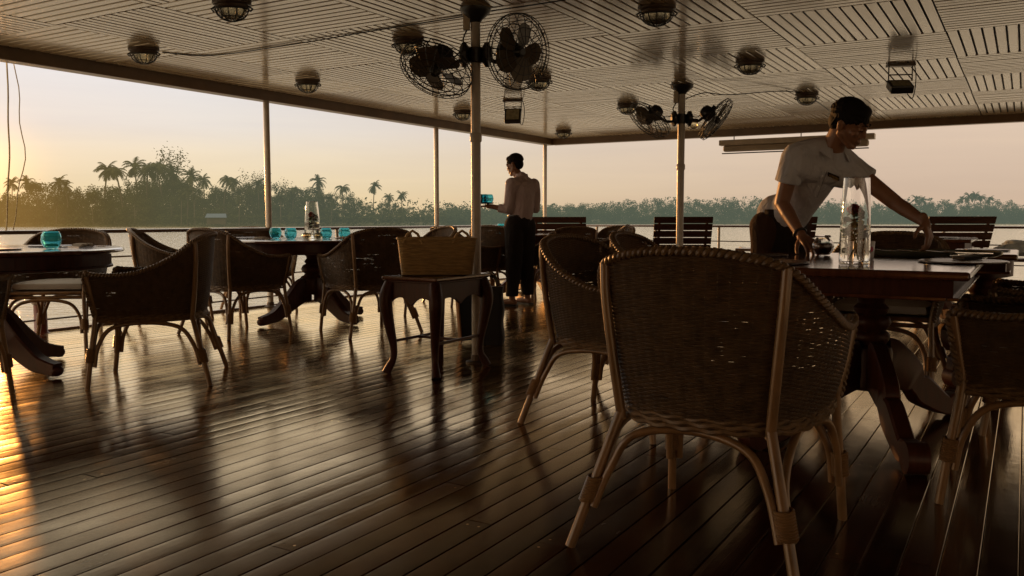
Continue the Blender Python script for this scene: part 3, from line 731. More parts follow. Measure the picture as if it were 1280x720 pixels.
# resample both by arclength of the base
def resample(nn):
    d = [0]
    for i in range(1, len(bas_c)): d.append(d[-1] + ((bas_c[i]-bas_c[i-1]).length + (rim_c[i]-rim_c[i-1]).length)/2)
    out = []
    for k in range(nn+1):
        x = d[-1]*k/nn; i = 0
        while i < len(d)-2 and d[i+1] < x: i += 1
        f = (x-d[i])/max(1e-9, d[i+1]-d[i]); out.append((bas_c[i].lerp(bas_c[i+1], f), rim_c[i].lerp(rim_c[i+1], f)))
    return out, d[-1]
def shell_pt(b, r, z, off=0, nrm=None):
    f = (z-ZB)/(r.z-ZB); bul = math.sin(min(1, max(0, f))*PI)*.010
    p = Vector((b.x + (r.x-b.x)*f, b.y + (r.y-b.y)*f, z))
    if nrm is not None: p += nrm*(off+bul)
    return p
def make_chair():
    root = empty('wicker_chair', (0, 0, 0)); rnd = random.Random(2)
    NS = 56; PER = 4; prs, L = resample(NS*PER)
    nr = []
    for i in range(len(prs)):
        t = prs[min(i+1, len(prs)-1)][0] - prs[max(i-1, 0)][0]; nr.append(Vector((-t.y, t.x, 0)).normalized()*-1)
    if nr[len(nr)//2].y > 0: nr = [-n for n in nr]
    w = MB(); pitch = .0057; j = 0; z = ZB + .004
    while z < .865:
        run = []
        def flush():
            if len(run) > 3:
                base = len(w.v); hh, ww = .0036*hj, .0023
                for (p, n) in run:
                    h2 = hh*(1 - .14*max(0, noise.noise(Vector((p.x*26, p.y*26, p.z*60)))))
                    for (a, c) in ((0, h2), (ww, 0), (0, -h2), (-ww, 0)): w.v.append(tuple(p + n*a + Vector((0,0,c))))
                for q in range(len(run)-1):
                    for e in range(4):
                        e2 = (e+1) % 4; w.f.append((base+q*4+e, base+q*4+e2, base+q*4+4+e2, base+q*4+4+e))
        hj = rnd.uniform(.93, 1.03); zj = z + rnd.uniform(-.0004, .0004); ph = PI*(j % 2); wob = rnd.uniform(0, 6)
        for i, (b, r) in enumerate(prs):
            zz = zj + .0008*math.sin(i*.11+wob)
            if zz > r.z - .006:
                flush(); run = []; continue
            off = .0028*math.sin(2*PI*i/(2*PER) + ph)
            run.append((shell_pt(b, r, zz, off, nr[i]), nr[i]))
        flush(); z += pitch; j += 1
    for i in range(0, len(prs), PER):      # upright stakes
        b, r = prs[min(i+PER//2*0, len(prs)-1)]
        if i == 0 or i >= len(prs)-1: continue
        pts = [shell_pt(b, r, ZB + (r.z-ZB)*q/6, 0, nr[i]) for q in range(7)]
        w.tube(pts, .0021, 4, cap=False)
    w.build('woven_back', M['wicker'], root)
    # plaited rim running over back and arms and down the arm fronts
    c = [Vector(p) for p in rim_c[::2]]; c[-1] = rim_c[-1]
    fr = [Vector((.272,.272,.41)), Vector((.282,.285,.48)), Vector((.292,.30,.56)), Vector((.300,.312,.625))]
    path = fr + c[1:-1] + [Vector((-p.x, p.y, p.z)) for p in fr[::-1]]
    path = catmull(path, 6)
    # resample to even spacing
    dd = [0]
    for i in range(1, len(path)): dd.append(dd[-1] + (path[i]-path[i-1]).length)
    n = int(dd[-1]/.0045); ev = []; i = 0
    for k in range(n+1):
        x = dd[-1]*k/n
        while i < len(dd)-2 and dd[i+1] < x: i += 1
        ev.append(path[i].lerp(path[i+1], (x-dd[i])/max(1e-9, dd[i+1]-dd[i])))
    rb = MB(); per = .056
    cen = Vector((0, -.02, 0))
    for s in range(3):
        pts = []; rad = []
        for k, p in enumerate(ev):
            t = (ev[min(k+1, n)] - ev[max(k-1, 0)]).normalized()
            o = Vector((p.x-cen.x, p.y-cen.y, 0)).normalized(); o = (o - t*o.dot(t)).normalized(); u2 = t.cross(o)
            a = 2*PI*(dd[-1]*k/n/per + s/3)
            pts.append(p + o*(.0145*math.sin(a)) + u2*(.006*math.sin(2*a)))
            rad.append(.0086)
        rb.tube(pts, rad, 6, flat=.8)
    core = MB(); rb.tube([p for p in ev[::3]], .011, 6)
    rb.build('braided_rim', M['wicker_rim'], root, smooth=True)
    # bottom border band
    bb = MB()
    for s, (zo, ro) in enumerate(((0, .0085), (-.014, .0085), (.013, .006))):
        pts = []
        for i, (b, r) in enumerate(prs[::2]):
            nn = nr[i*2]; a = 2*PI*i*.16 + s*2.1
            pts.append(Vector((b.x, b.y, ZB+zo)) + nn*(.003+.003*math.sin(a)) + Vector((0,0,.003*math.cos(a))))
        bb.tube(pts, ro, 6)
    bb.build('woven_border', M['wicker_rim'], root, smooth=True)
    # seat
    sm = MB(); outline = [Vector((b.x*.97, b.y*.97, .425)) for b, r in prs[::8]]
    sm.v = [tuple(p) for p in outline] + [(p.x, p.y, .400) for p in outline]; k = len(outline)
    sm.f = [tuple(range(k)), tuple(range(2*k-1, k-1, -1))] + [(i, k+i, k+(i+1) % k, (i+1) % k) for i in range(k)]
    sm.build('seat', M['wicker'], root)
    cu = MB(); ol = [Vector((b.x*.92, b.y*.92, 0)) for b, r in prs[::8]]; k = len(ol)
    lv = [(.86, .427), (.98, .437), (1.0, .457), (.97, .477), (.85, .487), (.5, .493)]
    ol2 = ol
    for sc, z in lv:
        for p in ol2: cu.v.append((p.x*sc, (p.y-.0)*sc, z))
    for a in range(len(lv)-1):
        for i in range(k): cu.f.append((a*k+i, a*k+(i+1) % k, (a+1)*k+(i+1) % k, (a+1)*k+i))
    cu.f.append(tuple(range((len(lv)-1)*k, len(lv)*k))); cu.f.append(tuple(range(k))[::-1])
    cu.build('cushion', M['cushion'], root, smooth=True)
    fr_ = MB(); fr_.tube([Vector((b.x*.95, b.y*.95, .378)) for b, r in prs[::4]] , .0125, 8); fr_.tube([(.25,.25,.378), (-.25,.25,.378)], .0125, 8)
    fr_.tube([(.25,.257,.41), (-.25,.257,.41)], .012, 8)
    fr_.build('seat_frame', M['cane'], root, smooth=True)
    # four cane legs that run on as posts up the outside of the shell
    feet = {}
    for sx in (-1, 1):
        l = MB(); foot = Vector((sx*.325, -.345, 0)); kn = Vector((sx*.216, -.236, .40))
        l.tube(catmull([foot, foot.lerp(kn, .5), kn], 4), [.0150]*9, 9)
        l.tube(catmull([kn + Vector((0,0,-.03)), Vector((sx*.235,-.258,.55)), Vector((sx*.252,-.272,.72)), Vector((sx*.258,-.270,.825))], 5), .0145, 9)
        for q in (.140, .147, .154, .161, .168, .175, .182, .189, .196, .203):
            f = q/.40; p = foot.lerp(kn, f); l.tube([p + Vector((.0245*math.cos(w_), .0245*math.sin(w_), .003*math.sin(q*900+w_))) for w_ in [2*PI*e/12 for e in range(12)]], .0042, 5, closed=True)
        o = l.build('leg', M['cane'], root, smooth=True); feet[(sx, -1)] = (foot, kn)
        l = MB(); foot = Vector((sx*.288, .325, 0)); kn = Vector((sx*.268, .275, .40))
        l.tube(catmull([foot, foot.lerp(kn, .5), kn, Vector((sx*.285,.285,.5)), Vector((sx*.305,.305,.635))], 4), .0145, 9)
        for q in (.140, .147, .154, .161, .168, .175, .182, .189, .196, .203):
            f = q/.37; p = foot.lerp(kn, f); l.tube([p + Vector((.023*math.cos(w_), .023*math.sin(w_), .003*math.sin(q*900+w_))) for w_ in [2*PI*e/12 for e in range(12)]], .0045, 5, closed=True)
        l.build('leg', M['cane'], root, smooth=True); feet[(sx, 1)] = (foot, kn)
    def arch(A, B):
        (fa, ka), (fb, kb) = feet[A], feet[B]
        a0 = fa.lerp(ka, .30); b0 = fb.lerp(kb, .30); a1 = fa.lerp(ka, .60); b1 = fb.lerp(kb, .60); d = (b0-a0).normalized()
        a0 += d*.026; b0 -= d*.026
        mid = (ka+kb)/2; mid.z = .362
        P = [a0, a1 + d*.034 + Vector((0,0,-.0)), a1.lerp(mid, .38) + Vector((0,0,.05)), mid, b1.lerp(mid, .38) + Vector((0,0,.05)), b1 - d*.034, b0]
        t = MB(); t.tube(catmull(P, 6), .0122, 8); t.build('bent_stretcher', M['cane'], root, smooth=True)
    arch((-1,-1), (1,-1)); arch((-1,1), (1,1)); arch((-1,-1), (-1,1)); arch((1,-1), (1,1))
    index_kids(root); return root

def face(dx, dy): return math.atan2(dy, dx) - PI/2
chair_proto = make_chair()
CH = [
 ((.63, 2.53), face(.55,.84), 'largest wicker tub chair, seen from behind at the near end of the dining table'),
 ((.51, 3.98), face(.80,-.60), 'wicker tub chair side-on at the dining table, just left of the largest chair'),
 ((.93, 4.95), face(.86,-.50), 'wicker tub chair of which only the top shows behind the largest chair'),
 ((1.86, 2.88), face(-.86,.51), 'wicker tub chair cut off by the right photo edge, pale cushion at its front'),
 ((2.50, 3.78), face(-.86,.51), 'wicker tub chair behind the cut-off chair, only its braided top showing over it'),
 ((2.13, 4.86), face(-.514,-.858), 'wicker tub chair below the outstretched arm of the waiter, pale cushion under the table edge'),
 ((-2.12, 5.08), face(-.96,-.18), 'wicker tub chair seen from behind standing between the two round tables'),
 ((-3.42, 6.45), face(.12,-1), 'wicker tub chair facing the camera behind the leftmost round table'),
 ((-2.97, 4.25), face(-.15,1), 'wicker tub chair at the left photo edge of which only leg and arm show'),
 ((-2.30, 7.12), face(.55,.80), 'wicker tub chair, back toward us, left front of the table with four teal glasses'),
 ((-2.62, 8.85), face(.55,-.9), 'wicker tub chair beyond the left end of the table with four teal glasses'),
 ((-1.22, 7.20), face(-.60,.85), 'wicker tub chair, back toward us, right front of the table with four teal glasses'),
 ((-3.10, 7.75), face(.95,.25), 'wicker tub chair by the rail, leftmost at the table with four teal glasses'),
 ((-.93, 8.75), face(-.8,-.5), 'wicker tub chair whose rim shows over the straw basket on the left'),
 ((-.55, 9.7), face(.9,.6), 'wicker tub chair whose rim shows over the straw basket on the right'),
 ((-.12, 9.95), face(.4,.85), 'wicker tub chair with dark back, between the fan pole and the standing waiter'),
 ((.62, 9.95), face(-.35,.9), 'wicker tub chair half hidden behind the legs of the standing waiter'),
 ((1.12, 10.7), face(-1,.1), 'wicker tub chair right of the far round table, nearer of two rims'),
 ((1.28, 11.55), face(-.7,-.7), 'wicker tub chair right of the far round table, farther of two rims'),
]
for i, (p, a, lab) in enumerate(CH):
    o = chair_proto if i == 0 else copy_tree(chair_proto)
    o.location = (p[0], p[1], .001); o.rotation_euler = (0, 0, a); o.scale = (1, 1, 1) if i < 2 else (1+.012*math.sin(i*2.3), 1+.012*math.cos(i*1.7), 1+.012*math.sin(i*3.1)); tag(o, lab, 'chair', 'wicker tub chairs around the tables')

# ================================================================ TABLES
def s_foot(root, ang, r0, R_, z0, w=.074, style=0, mat='wood'):
    d = Vector((math.cos(ang), math.sin(ang), 0)); up = Vector((0,0,1)); s = d.cross(up)
    if style == 0:
        P = [(r0, z0-.07, .21), (r0+.07, z0-.08, .19), (r0+.40*(R_-r0), z0*.52, .135), (r0+.68*(R_-r0), z0*.25, .100), (R_-.08, .066, .078), (R_, .05, .07)]
    else:
        P = [(r0, z0-.05, .20), (r0+.05, z0-.06, .19), (r0+.33*(R_-r0), z0*.64, .145), (r0+.40*(R_-r0), z0*.52, .10), (r0+.50*(R_-r0), z0*.42, .125), (r0+.78*(R_-r0), z0*.19, .085), (R_-.07, .07, .085), (R_, .062, .10)]
    C = catmull([Vector(p) for p in P], 6); m = MB()
    for i, c in enumerate(C):
        t = (C[min(i+1, len(C)-1)] - C[max(i-1, 0)]); t2 = Vector((t.x, t.y, 0)).normalized(); nn = Vector((-t2.y, t2.x, 0))
        cen = d*c.x + up*c.y; nv = d*nn.x + up*nn.y; h = c.z*.55
        for (a, b) in ((-.82,-1),(.82,-1),(1,-.86),(1,.80),(.78,1),(-.78,1),(-1,.80),(-1,-.86)):
            m.v.append(tuple(cen + s*(a*w*.5) + nv*(b*h)))
    k = 8
    for i in range(len(C)-1):
        for e in range(k): m.f.append((i*k+e, i*k+(e+1) % k, (i+1)*k+(e+1) % k, (i+1)*k+e))
    m.f.append(tuple(range(k))[::-1]); m.f.append(tuple(range((len(C)-1)*k, len(C)*k)))
    e = d*(R_-.006)
    if style == 1: m.tube([e + up*.062 - s*w*.56, e + up*.062 + s*w*.56], .060, 20)
    else: m.ell(e + up*.044, (.040, .040, .036), 12, 8)
    for q in range(len(m.v)):
        v = m.v[q]; m.v[q] = (v[0], v[1], max(.002, v[2]))
    return m.build('foot', M[mat], root, smooth=True, sharp=28)
PED = [(.02,.26),(.085,.26),(.10,.30),(.105,.40),(.09,.43),(.070,.44),(.062,.455),(.085,.475),(.092,.50),(.080,.53),(.052,.55),(.066,.565),(.060,.58),(.045,.60),(.05,.62),(.075,.64),(.085,.66),(.11,.675),(.13,.685),(.13,.70)]
def round_table(x, y, r, lab, angs, zt=.77):
    root = empty('round_table', (x, y, 0), 0, lab, 'table', 'round dining tables on pedestals')
    t = MB(); t.lathe([(.02, zt-.032), (r-.03, zt-.032), (r-.008, zt-.026), (r, zt-.016), (r-.004, zt-.006), (r-.02, zt-.001), (r-.03, zt), (.01, zt)], 96)
    t.build('tabletop', M['top'], root)
    a = MB(); a.lathe([(r-.085, zt-.125), (r-.07, zt-.122), (r-.07, zt-.11), (r-.078, zt-.105), (r-.078, zt-.033), (r-.12, zt-.033), (r-.12, zt-.125)], 80, cap=False); a.build('apron', M['wood'], root)
    p = MB(); p.lathe([(a_*1.12, z*.98) for a_, z in PED], 28); p.build('pedestal', M['wood'], root, smooth=True)
    for g in angs: s_foot(root, g, .06, .58, .37)
    return root
round_table(-3.28, 5.25, .82, 'leftmost round dark wood pedestal table cut by the left edge of the photo', [R(-18), R(72), R(162), R(252)])
round_table(-1.86, 7.95, .80, 'round dark wood pedestal table holding four teal glasses and a tall glass vase', [R(-38), R(52), R(142), R(232)])
round_table(.28, 10.75, .78, 'far round dark wood pedestal table behind the standing waiter', [R(-70), R(20), R(110), R(200)])

def rect_table(cx, cy, ru, rv, lab, feet=None, zt=.77, grp=None, Rf=.66, off=0):
    root = empty('dining_table', (cx, cy, 0), UANG, lab, 'table', grp)
    t = MB(); t.box((0, 0, zt-.016), (2*ru, 2*rv, .032)); t.build('tabletop', M['top'], root, bevel=.012, seg=4)
    a = MB()
    for s in (-1, 1):
        a.box((0, s*(rv-.065), zt-.066), (2*ru-.106, .024, .066)); a.box((s*(ru-.065), 0, zt-.066), (.024, 2*rv-.154, .066))
    a.build('apron', M['wood'], root)
    a = MB()
    for s in (-1, 1):
        a.box((0, s*(rv-.052), zt-.098), (2*ru-.07, .04, .012)); a.box((s*(ru-.052), 0, zt-.098), (.04, 2*rv-.146, .0135))
    a.build('moulding', M['top'], root, bevel=.003)
    P = [(.10,.02+.18),(.13,.20),(.135,.24),(.125,.28),(.13,.36),(.12,.385),(.085,.395),(.10,.41),(.112,.43),(.105,.45),(.085,.46),(.10,.475),(.115,.495),(.105,.52),(.08,.53),(.095,.545),(.10,.56),(.075,.58),(.08,.60),(.12,.62),(.15,.635),(.15,.725)]
    p = MB(); p.lathe([(a_*(.74 if z < .63 else 1), z) for a_, z in P], 32, (0, off, 0)); p.build('pedestal', M['wood'], root, smooth=True)
    b = MB(); b.box((0, 0, .728), (.9*ru*1.5, .12, .02)); b.build('bearer', M['wood'], root)
    for g in (feet or [R(45 + 90*k) for k in range(4)]):
        f = s_foot(root, g, .09, Rf, .36, .07, 1); f.location = (0, off, 0)
    return root
RT = (1.465, 3.85)
rect_table(RT[0], RT[1], .785, .57, 'glossy dark rectangular dining table the waiter leans over, with tall rose vase', [R(a)-UANG for a in (30, 206, -98, 92)], off=-.15)
rect_table(2.66, 4.82, .42, .17, 'narrow dark side table continuing the dining table behind its far corner', Rf=.16, zt=.769)
rect_table(3.95, 8.35, .62, .5, 'dark dining table laid with mats in front of the right slatted deck chair', Rf=.5)

# ---- small console with cabriole legs, basket on top
cs = empty('console_stand', (-.47, 5.37, 0), UANG, 'small dark side table with four curved cabriole legs beside the fan pole', 'side table')
hx, hy = .255, .165     # along u, along v
t = MB(); t.box((0, 0, .592), (2*hx+.085, 2*hy+.085, .024)); t.build('top', M['top'], cs, bevel=.008, seg=3)
t = MB(); t.box((0, 0, .5725), (2*hx+.05, 2*hy+.05, .014)); t.build('moulding', M['wood'], cs, bevel=.004)
t = MB()
def scallop(A, B, nrm):
    n0 = len(t.v); n = 20; A = Vector(A); B = Vector(B); nrm = Vector(nrm)*.01
    for i in range(n+1):
        f = i/n; p = A.lerp(B, f); zb = .440 + .035*abs(math.sin(PI*f*2))**.7 - .012*math.exp(-((f-.5)/.1)**2)
        for o in (nrm, -nrm): t.v += [(p.x+o.x, p.y+o.y, .565), (p.x+o.x, p.y+o.y, zb)]
    for i in range(n):
        a = n0+i*4; b = a+4
        t.f += [(a, b, b+1, a+1), (a+2, a+3, b+3, b+2), (a+1, b+1, b+3, a+3), (a, a+2, b+2, b)]
for s in (-1, 1):
    scallop((-hx, s*(hy+.004), 0), (hx, s*(hy+.004), 0), (0, 1, 0)); scallop((s*(hx+.004), -hy, 0), (s*(hx+.004), hy, 0), (1, 0, 0))
t.build('apron', M['wood'], cs)
for sx in (-1, 1):
    for sy in (-1, 1):
        d = Vector((sx, sy, 0)).normalized(); b0 = Vector((sx*hx, sy*hy, 0)); t = MB()
        P = [b0 + d*.004 + Vector((0,0,.565)), b0 + d*.030 + Vector((0,0,.49)), b0 + d*.034 + Vector((0,0,.42)), b0 + d*.012 + Vector((0,0,.29)), b0 - d*.010 + Vector((0,0,.17)), b0 - d*.008 + Vector((0,0,.09)), b0 + d*.020 + Vector((0,0,.035)), b0 + d*.034 + Vector((0,0,.003))]
        rr = [.036, .044, .042, .032, .024, .021, .026, .030]
        C = catmull([Vector((*p, )) for p in P], 5); q = [rr[min(int(i/5), 7)]*(1-(i/5) % 1) + rr[min(int(i/5)+1, 7)]*((i/5) % 1) for i in range(len(C))]
        t.tube(C, q, 10); t.build('leg', M['wood'], cs, smooth=True)
t = MB(); t.box((0, -hy+.01, .2), (2*hx-.01, .014, .016)); t.box((0, hy-.01, .2), (2*hx-.01, .014, .016)); t.box((0, 0, .2), (.014, 2*hy-.036, .016)); t.build('stretcher', M['wood'], cs)

bs = empty('straw_basket', (-.475, 5.36, .605), R(8), 'woven straw basket with two upright handles standing on the curved-leg side table', 'basket')
t = MB()
def rr_outline(hx_, hy_, r_, z):
    o = []
    for cx, cy, a0 in ((hx_-r_, hy_-r_, 0), (-hx_+r_, hy_-r_, 90), (-hx_+r_, -hy_+r_, 180), (hx_-r_, -hy_+r_, 270)):
        for k in range(7): w = R(a0+k*15); o.append(Vector((cx+r_*math.cos(w), cy+r_*math.sin(w), z)))
    return o
def band(mb, outl):
    k = len(outl[0]); n0 = len(mb.v)
    for o in outl: mb.v += [tuple(p) for p in o]
    for a in range(len(outl)-1):
        for i in range(k): mb.f.append((n0+a*k+i, n0+a*k+(i+1) % k, n0+(a+1)*k+(i+1) % k, n0+(a+1)*k+i))
rows = 46; outl = []
for i in range(rows+1):
    f = i/rows; z = .004+.222*f; o = .0022*(1 if i % 2 else -1)
    outl.append(rr_outline(0.216+.024*f+o, .140+.022*f+o, .03, z))
band(t, outl)
inner = [rr_outline(.232, .153, .03, .226), rr_outline(.20, .127, .03, .012)]
band(t, inner); t.f.append(tuple(range(len(t.v)-28, len(t.v)))); t.f.append(tuple(range(28))[::-1])
# vertical weave nubs
t.build('basket_body', M['basket'], bs)
t = MB(); t.tube(rr_outline(.241, .162, .03, .226), .007, 6, closed=True); t.build('rim', M['basket'], bs, smooth=True)
for sx in (-1, 1):
    t = MB(); x = sx*.15
    t.tube([(x-.058, -.158*1, .20), (x-.03, -.158, .255), (x, -.157, .275), (x+.03, -.158, .255), (x+.058, -.158, .20)], .0085, 8)
    t.tube([(x-.05, -.16, .232), (x+.05, -.16, .232)], .006, 6); t.build('handle', M['basket'], bs, smooth=True)

# black bag and framed board by the pole
bg = empty('black_bag', (-.165, 6.45, 0), R(-8), 'tall black bag with two handles standing behind the fan pole', 'bag')
t = MB(); outl = [rr_outline(.10+.006*math.sin(k*1.3), .075-.035*(k/10)**2, .03-.012*k/10, .004+.44*k/10) for k in range(11)]; band(t, outl)
t.f.append(tuple(range(28))[::-1]); t.f.append(tuple(range(len(t.v)-28, len(t.v)))); t.build('bag_body', M['black'], bg)
for y in (-.035, .035):
    t = MB(); t.tube(catmull([(-.06, y, .42), (-.045, y, .50), (0, y*1.2, .525), (.045, y, .50), (.06, y, .42)], 5), .007, 6); t.build('handle', M['black'], bg, smooth=True)
fb = empty('framed_board', (-.335, 6.55, .002), R(62), 'thin black board with a pale wooden edge leaning behind the side table', 'board')
fb.rotation_euler = (R(-7), 0, R(40))
t = MB(); t.box((0, 0, .215), (.14, .02, .40)); t.build('panel', M['black'], fb, bevel=.002)
t = MB(); t.box((-.078, 0, .215), (.013, .032, .425)); t.build('wooden_edge', M['woodpale'], fb, bevel=.002)

# ---- slatted deck chairs facing the far rail
def deck_chair():
    root = empty('slatted_deck_chair', (0,0,0))
    back0 = Vector((0, -.25, .36)); back1 = Vector((0, -.50, .985))
    for k in range(7):
        f = (k+.5)/7; p = back0.lerp(back1, f); t = MB(); Mx = Matrix.Rotation(math.atan2(.25, .625), 3, 'X'); t.box(p, (.74, .016, .0845), Mx); t.build('back_slat', M['slat'], root, bevel=.003, seg=1)
    t = MB()
    for s in (-1, 1): t.tube([back0 + Vector((s*.30, .025, -.02)), back1 + Vector((s*.30, .018, -.02))], .018, 6)
    t.build('back_frame', M['slat'], root)
    t = MB()
    for k in range(6): t.box((0, -.16+.10*k, .375-.005*k), (.68, .08, .018))
    t.build('seat', M['slat'], root)
    for s in (-1, 1):
        for y in (-.24, .36):
            t = MB(); t.box((s*.34, y, .28), (.045, .045, .56)); t.build('leg', M['slat'], root, bevel=.003, seg=1)
        t = MB(); t.box((s*.34, .04, .575), (.07, .74, .022)); t.build('armrest', M['slat'], root, bevel=.004, seg=1)
    index_kids(root); return root
dcp = deck_chair()
for i, (x, y, lab) in enumerate([(.65, 12.0, 'slatted dark deck chair right behind the standing waiter'), (2.20, 11.35, 'slatted dark deck chair partly crossed by the second fan pole'), (3.36, 10.9, 'slatted dark deck chair hidden mostly behind the leaning waiter'), (4.98, 9.95, 'slatted dark deck chair beyond the outstretched hand, furthest to the right')]):
    o = dcp if i == 0 else copy_tree(dcp)
    o.location = (x, y, 0); o.rotation_euler = (0, 0, UANG-PI/2 + (R(28) if i < 3 else R(30))); tag(o, lab, 'deck chair', 'slatted deck chairs facing the far rail')
# bundled covers tied to the rail / towels
def bundle(x, y, z, sx, sz, lab, seed, rz):
    m = MB(); m.ell((0,0,0), (1, 1, 1), 40, 24); rnd = Vector((seed, 0, 0))
    for q in range(len(m.v)):
        v = Vector(m.v[q]); d = 1 + .28*noise.noise(v*1.3+rnd) + .14*noise.noise(v*3.5+rnd)
        m.v[q] = (v.x*sx*d, v.y*.16*d, v.z*sz*d)
    o = m.build('towel_bundle', M['towel'], smooth=True); o.location = (x, y, z); o.rotation_euler = (0, 0, rz); tag(o, lab, 'towels')
bd = empty('low_side_table', (1.52, 11.25, 0), UANG, 'low slatted table between the far chairs carrying rolled blue towels', 'side table')
t = MB(); t.box((0,0,.50), (.5,.5,.03)); t.build('top', M['slat'], bd, bevel=.004)
for a in (-1,1):
    for b in (-1,1):
        t = MB(); t.box((a*.21,b*.21,.2425), (.035,.035,.485)); t.build('leg', M['slat'], bd)
bundle(1.50, 11.22, .655, 0.20, .12, 'crumpled blue and white towels heaped between the far chairs', 3, .3)
bd = empty('low_side_table', (5.75, 9.45, 0), UANG, 'low slatted table at the right edge carrying rolled blue towels', 'side table')
t = MB(); t.box((0,0,.50), (.5,.7,.03)); t.build('top', M['slat'], bd, bevel=.004)
for a in (-1,1):
    for b in (-1,1):
        t = MB(); t.box((a*.21,b*.31,.2425), (.035,.035,.485)); t.build('leg', M['slat'], bd)
bundle(5.62, 9.42, .63, 0.26, .09, 'crumpled blue and white towels at the right edge beyond the dining table', 9, -.4)
bundle(3.0, 9.2, .70, .26, .05, 'pale folded cloth lying on the table seen just left of the leaning waiter', 5, .1)
bd = empty('low_side_table', (2.95, 9.2, 0), UANG, 'pale-topped table just left of the leaning waiter', 'side table')
t = MB(); t.box((0,0,.625), (.7,.9,.03)); t.build('top', M['top'], bd, bevel=.004)
for a in (-1,1):
    for b in (-1,1):
        t = MB(); t.box((a*.31,b*.41,.305), (.04,.04,.61)); t.build('leg', M['slat'], bd)

# ================================================================ TABLEWARE
def tumbler(x, y, z, lab, grp=None, sc=1.0):
    r = empty('teal_glass', (x, y, z), 0, lab, 'glass', grp)
    t = MB(); o = [(.030,0),(.043,.012),(.053,.035),(.055,.058),(.050,.082),(.043,.098),(.040,.100)]; i = [(.039,.098),(.048,.080),(.052,.058),(.050,.036),(.038,.014),(.01,.012)]
    t.lathe([(a*sc, b*sc) for a, b in o+i], 28); t.build('bowl', M['teal'], r, smooth=True)
    return r
TZ = .7712
def at(px, Y, z, e=.95): return ((px-640)/1068*Y, Y, z)
for px, Y, lab in ((345, 7.88, 'teal glass furthest left on the round table with the tall vase'), (364, 7.7, 'teal glass between the leftmost glass and the vase on the middle round table'), (408, 7.75, 'teal glass just right of the vase on the middle round table'), (431, 7.85, 'teal glass furthest right on the middle round table')):
    x, y, z = at(px, Y, TZ); tumbler(x, y, z, lab, 'teal glasses set on the tables')
tumbler(-2.80, 5.2, TZ, 'blue-rimmed glass standing alone on the leftmost round table', 'teal glasses set on the tables', 1.05)
tumbler(-.12, 10.3, TZ, 'teal glass on the far round table beside the standing waiter', 'teal glasses set on the tables', 1.25)
def disc(x, y, rx, ry, z, lab, rz=0, nm='placemat'):
    t = MB(); t.lathe([(.01,0),(.97,0),(1,.003),(1,.006),(.97,.008),(.01,.008)], 56)
    for q in range(len(t.v)): v = t.v[q]; t.v[q] = (v[0]*rx, v[1]*ry, v[2])
    o = t.build(nm, M['mat_']); o.location = (x, y, z); o.rotation_euler = (0,0,rz); tag(o, lab, 'placemat', 'dark round placemats laid on the tables')
MZ = TZ + .0
disc(1.88, 3.56, .215, .17, MZ, 'dark oval placemat at the near right corner of the dining table', UANG)
disc(1.05, 3.50, .20, .16, MZ, 'dark oval placemat at the near left of the dining table behind the closest chair', UANG)
disc(2.08, 3.98, .17, .12, MZ, 'dark oval placemat by the right edge of the dining table', UANG)
disc(2.72, 4.90, .13, .12, TZ-.0005, 'dark placemat on the narrow side table behind the dining table', UANG)
disc(1.22, 4.20, .17, .13, MZ, 'dark oval placemat in front of the hand resting on the dining table', UANG)
for px, Y, l in ((310, 8.15, 'left part'), (470, 8.1, 'right part')):
    x, y, z = at(px, Y, TZ); disc(x, y, .15, .13, z, 'dark placemat on the %s of the middle round table' % l)
disc(-3.05, 5.0, .17, .13, TZ, 'dark placemat at the front of the leftmost round table'); disc(-3.0, 5.62, .17, .13, TZ, 'dark placemat at the back of the leftmost round table')
disc(4.1, 8.2, .2, .16, TZ, 'dark placemat on the far dining table', UANG)

def setting(x, y, z, rz, lab):
    r = empty('cutlery', (x, y, z), rz, lab, 'cutlery')
    t = MB(); t.tube([(-.10,-.06,.003), (-.10,.03,.004)], .0032, 6); t.ell((-.10,.06,.004), (.010,.026,.003), 10, 6); t.build('fork', M['silver'], r, smooth=True)
    t = MB(); t.tube([(.10,-.07,.003), (.10,.0,.004)], .0035, 6); t.box((.10,.05,.004), (.014,.10,.0015)); t.build('knife', M['silver'], r)
    t = MB()
    for k in range(9):
        f = k/8-.5; t.box((f*.10, .01, .010+.006*(1-abs(f)*2)), (.009, .10-.05*abs(f), .012+.01*(k % 2)))
    t.build('napkin', M['cushion'], r, bevel=.002, seg=1)
for q in ((-1.50, 7.55, R(20), 'cutlery and folded napkin at the front right of the middle round table'), (-2.22, 7.55, R(-20), 'cutlery and folded napkin at the front left of the middle round table'), (-3.12, 4.85, R(15), 'cutlery and folded napkin at the near side of the leftmost round table'), (-2.75, 5.5, R(70), 'cutlery and folded napkin at the far right of the leftmost round table')):
    setting(q[0], q[1], TZ, q[2], q[3])
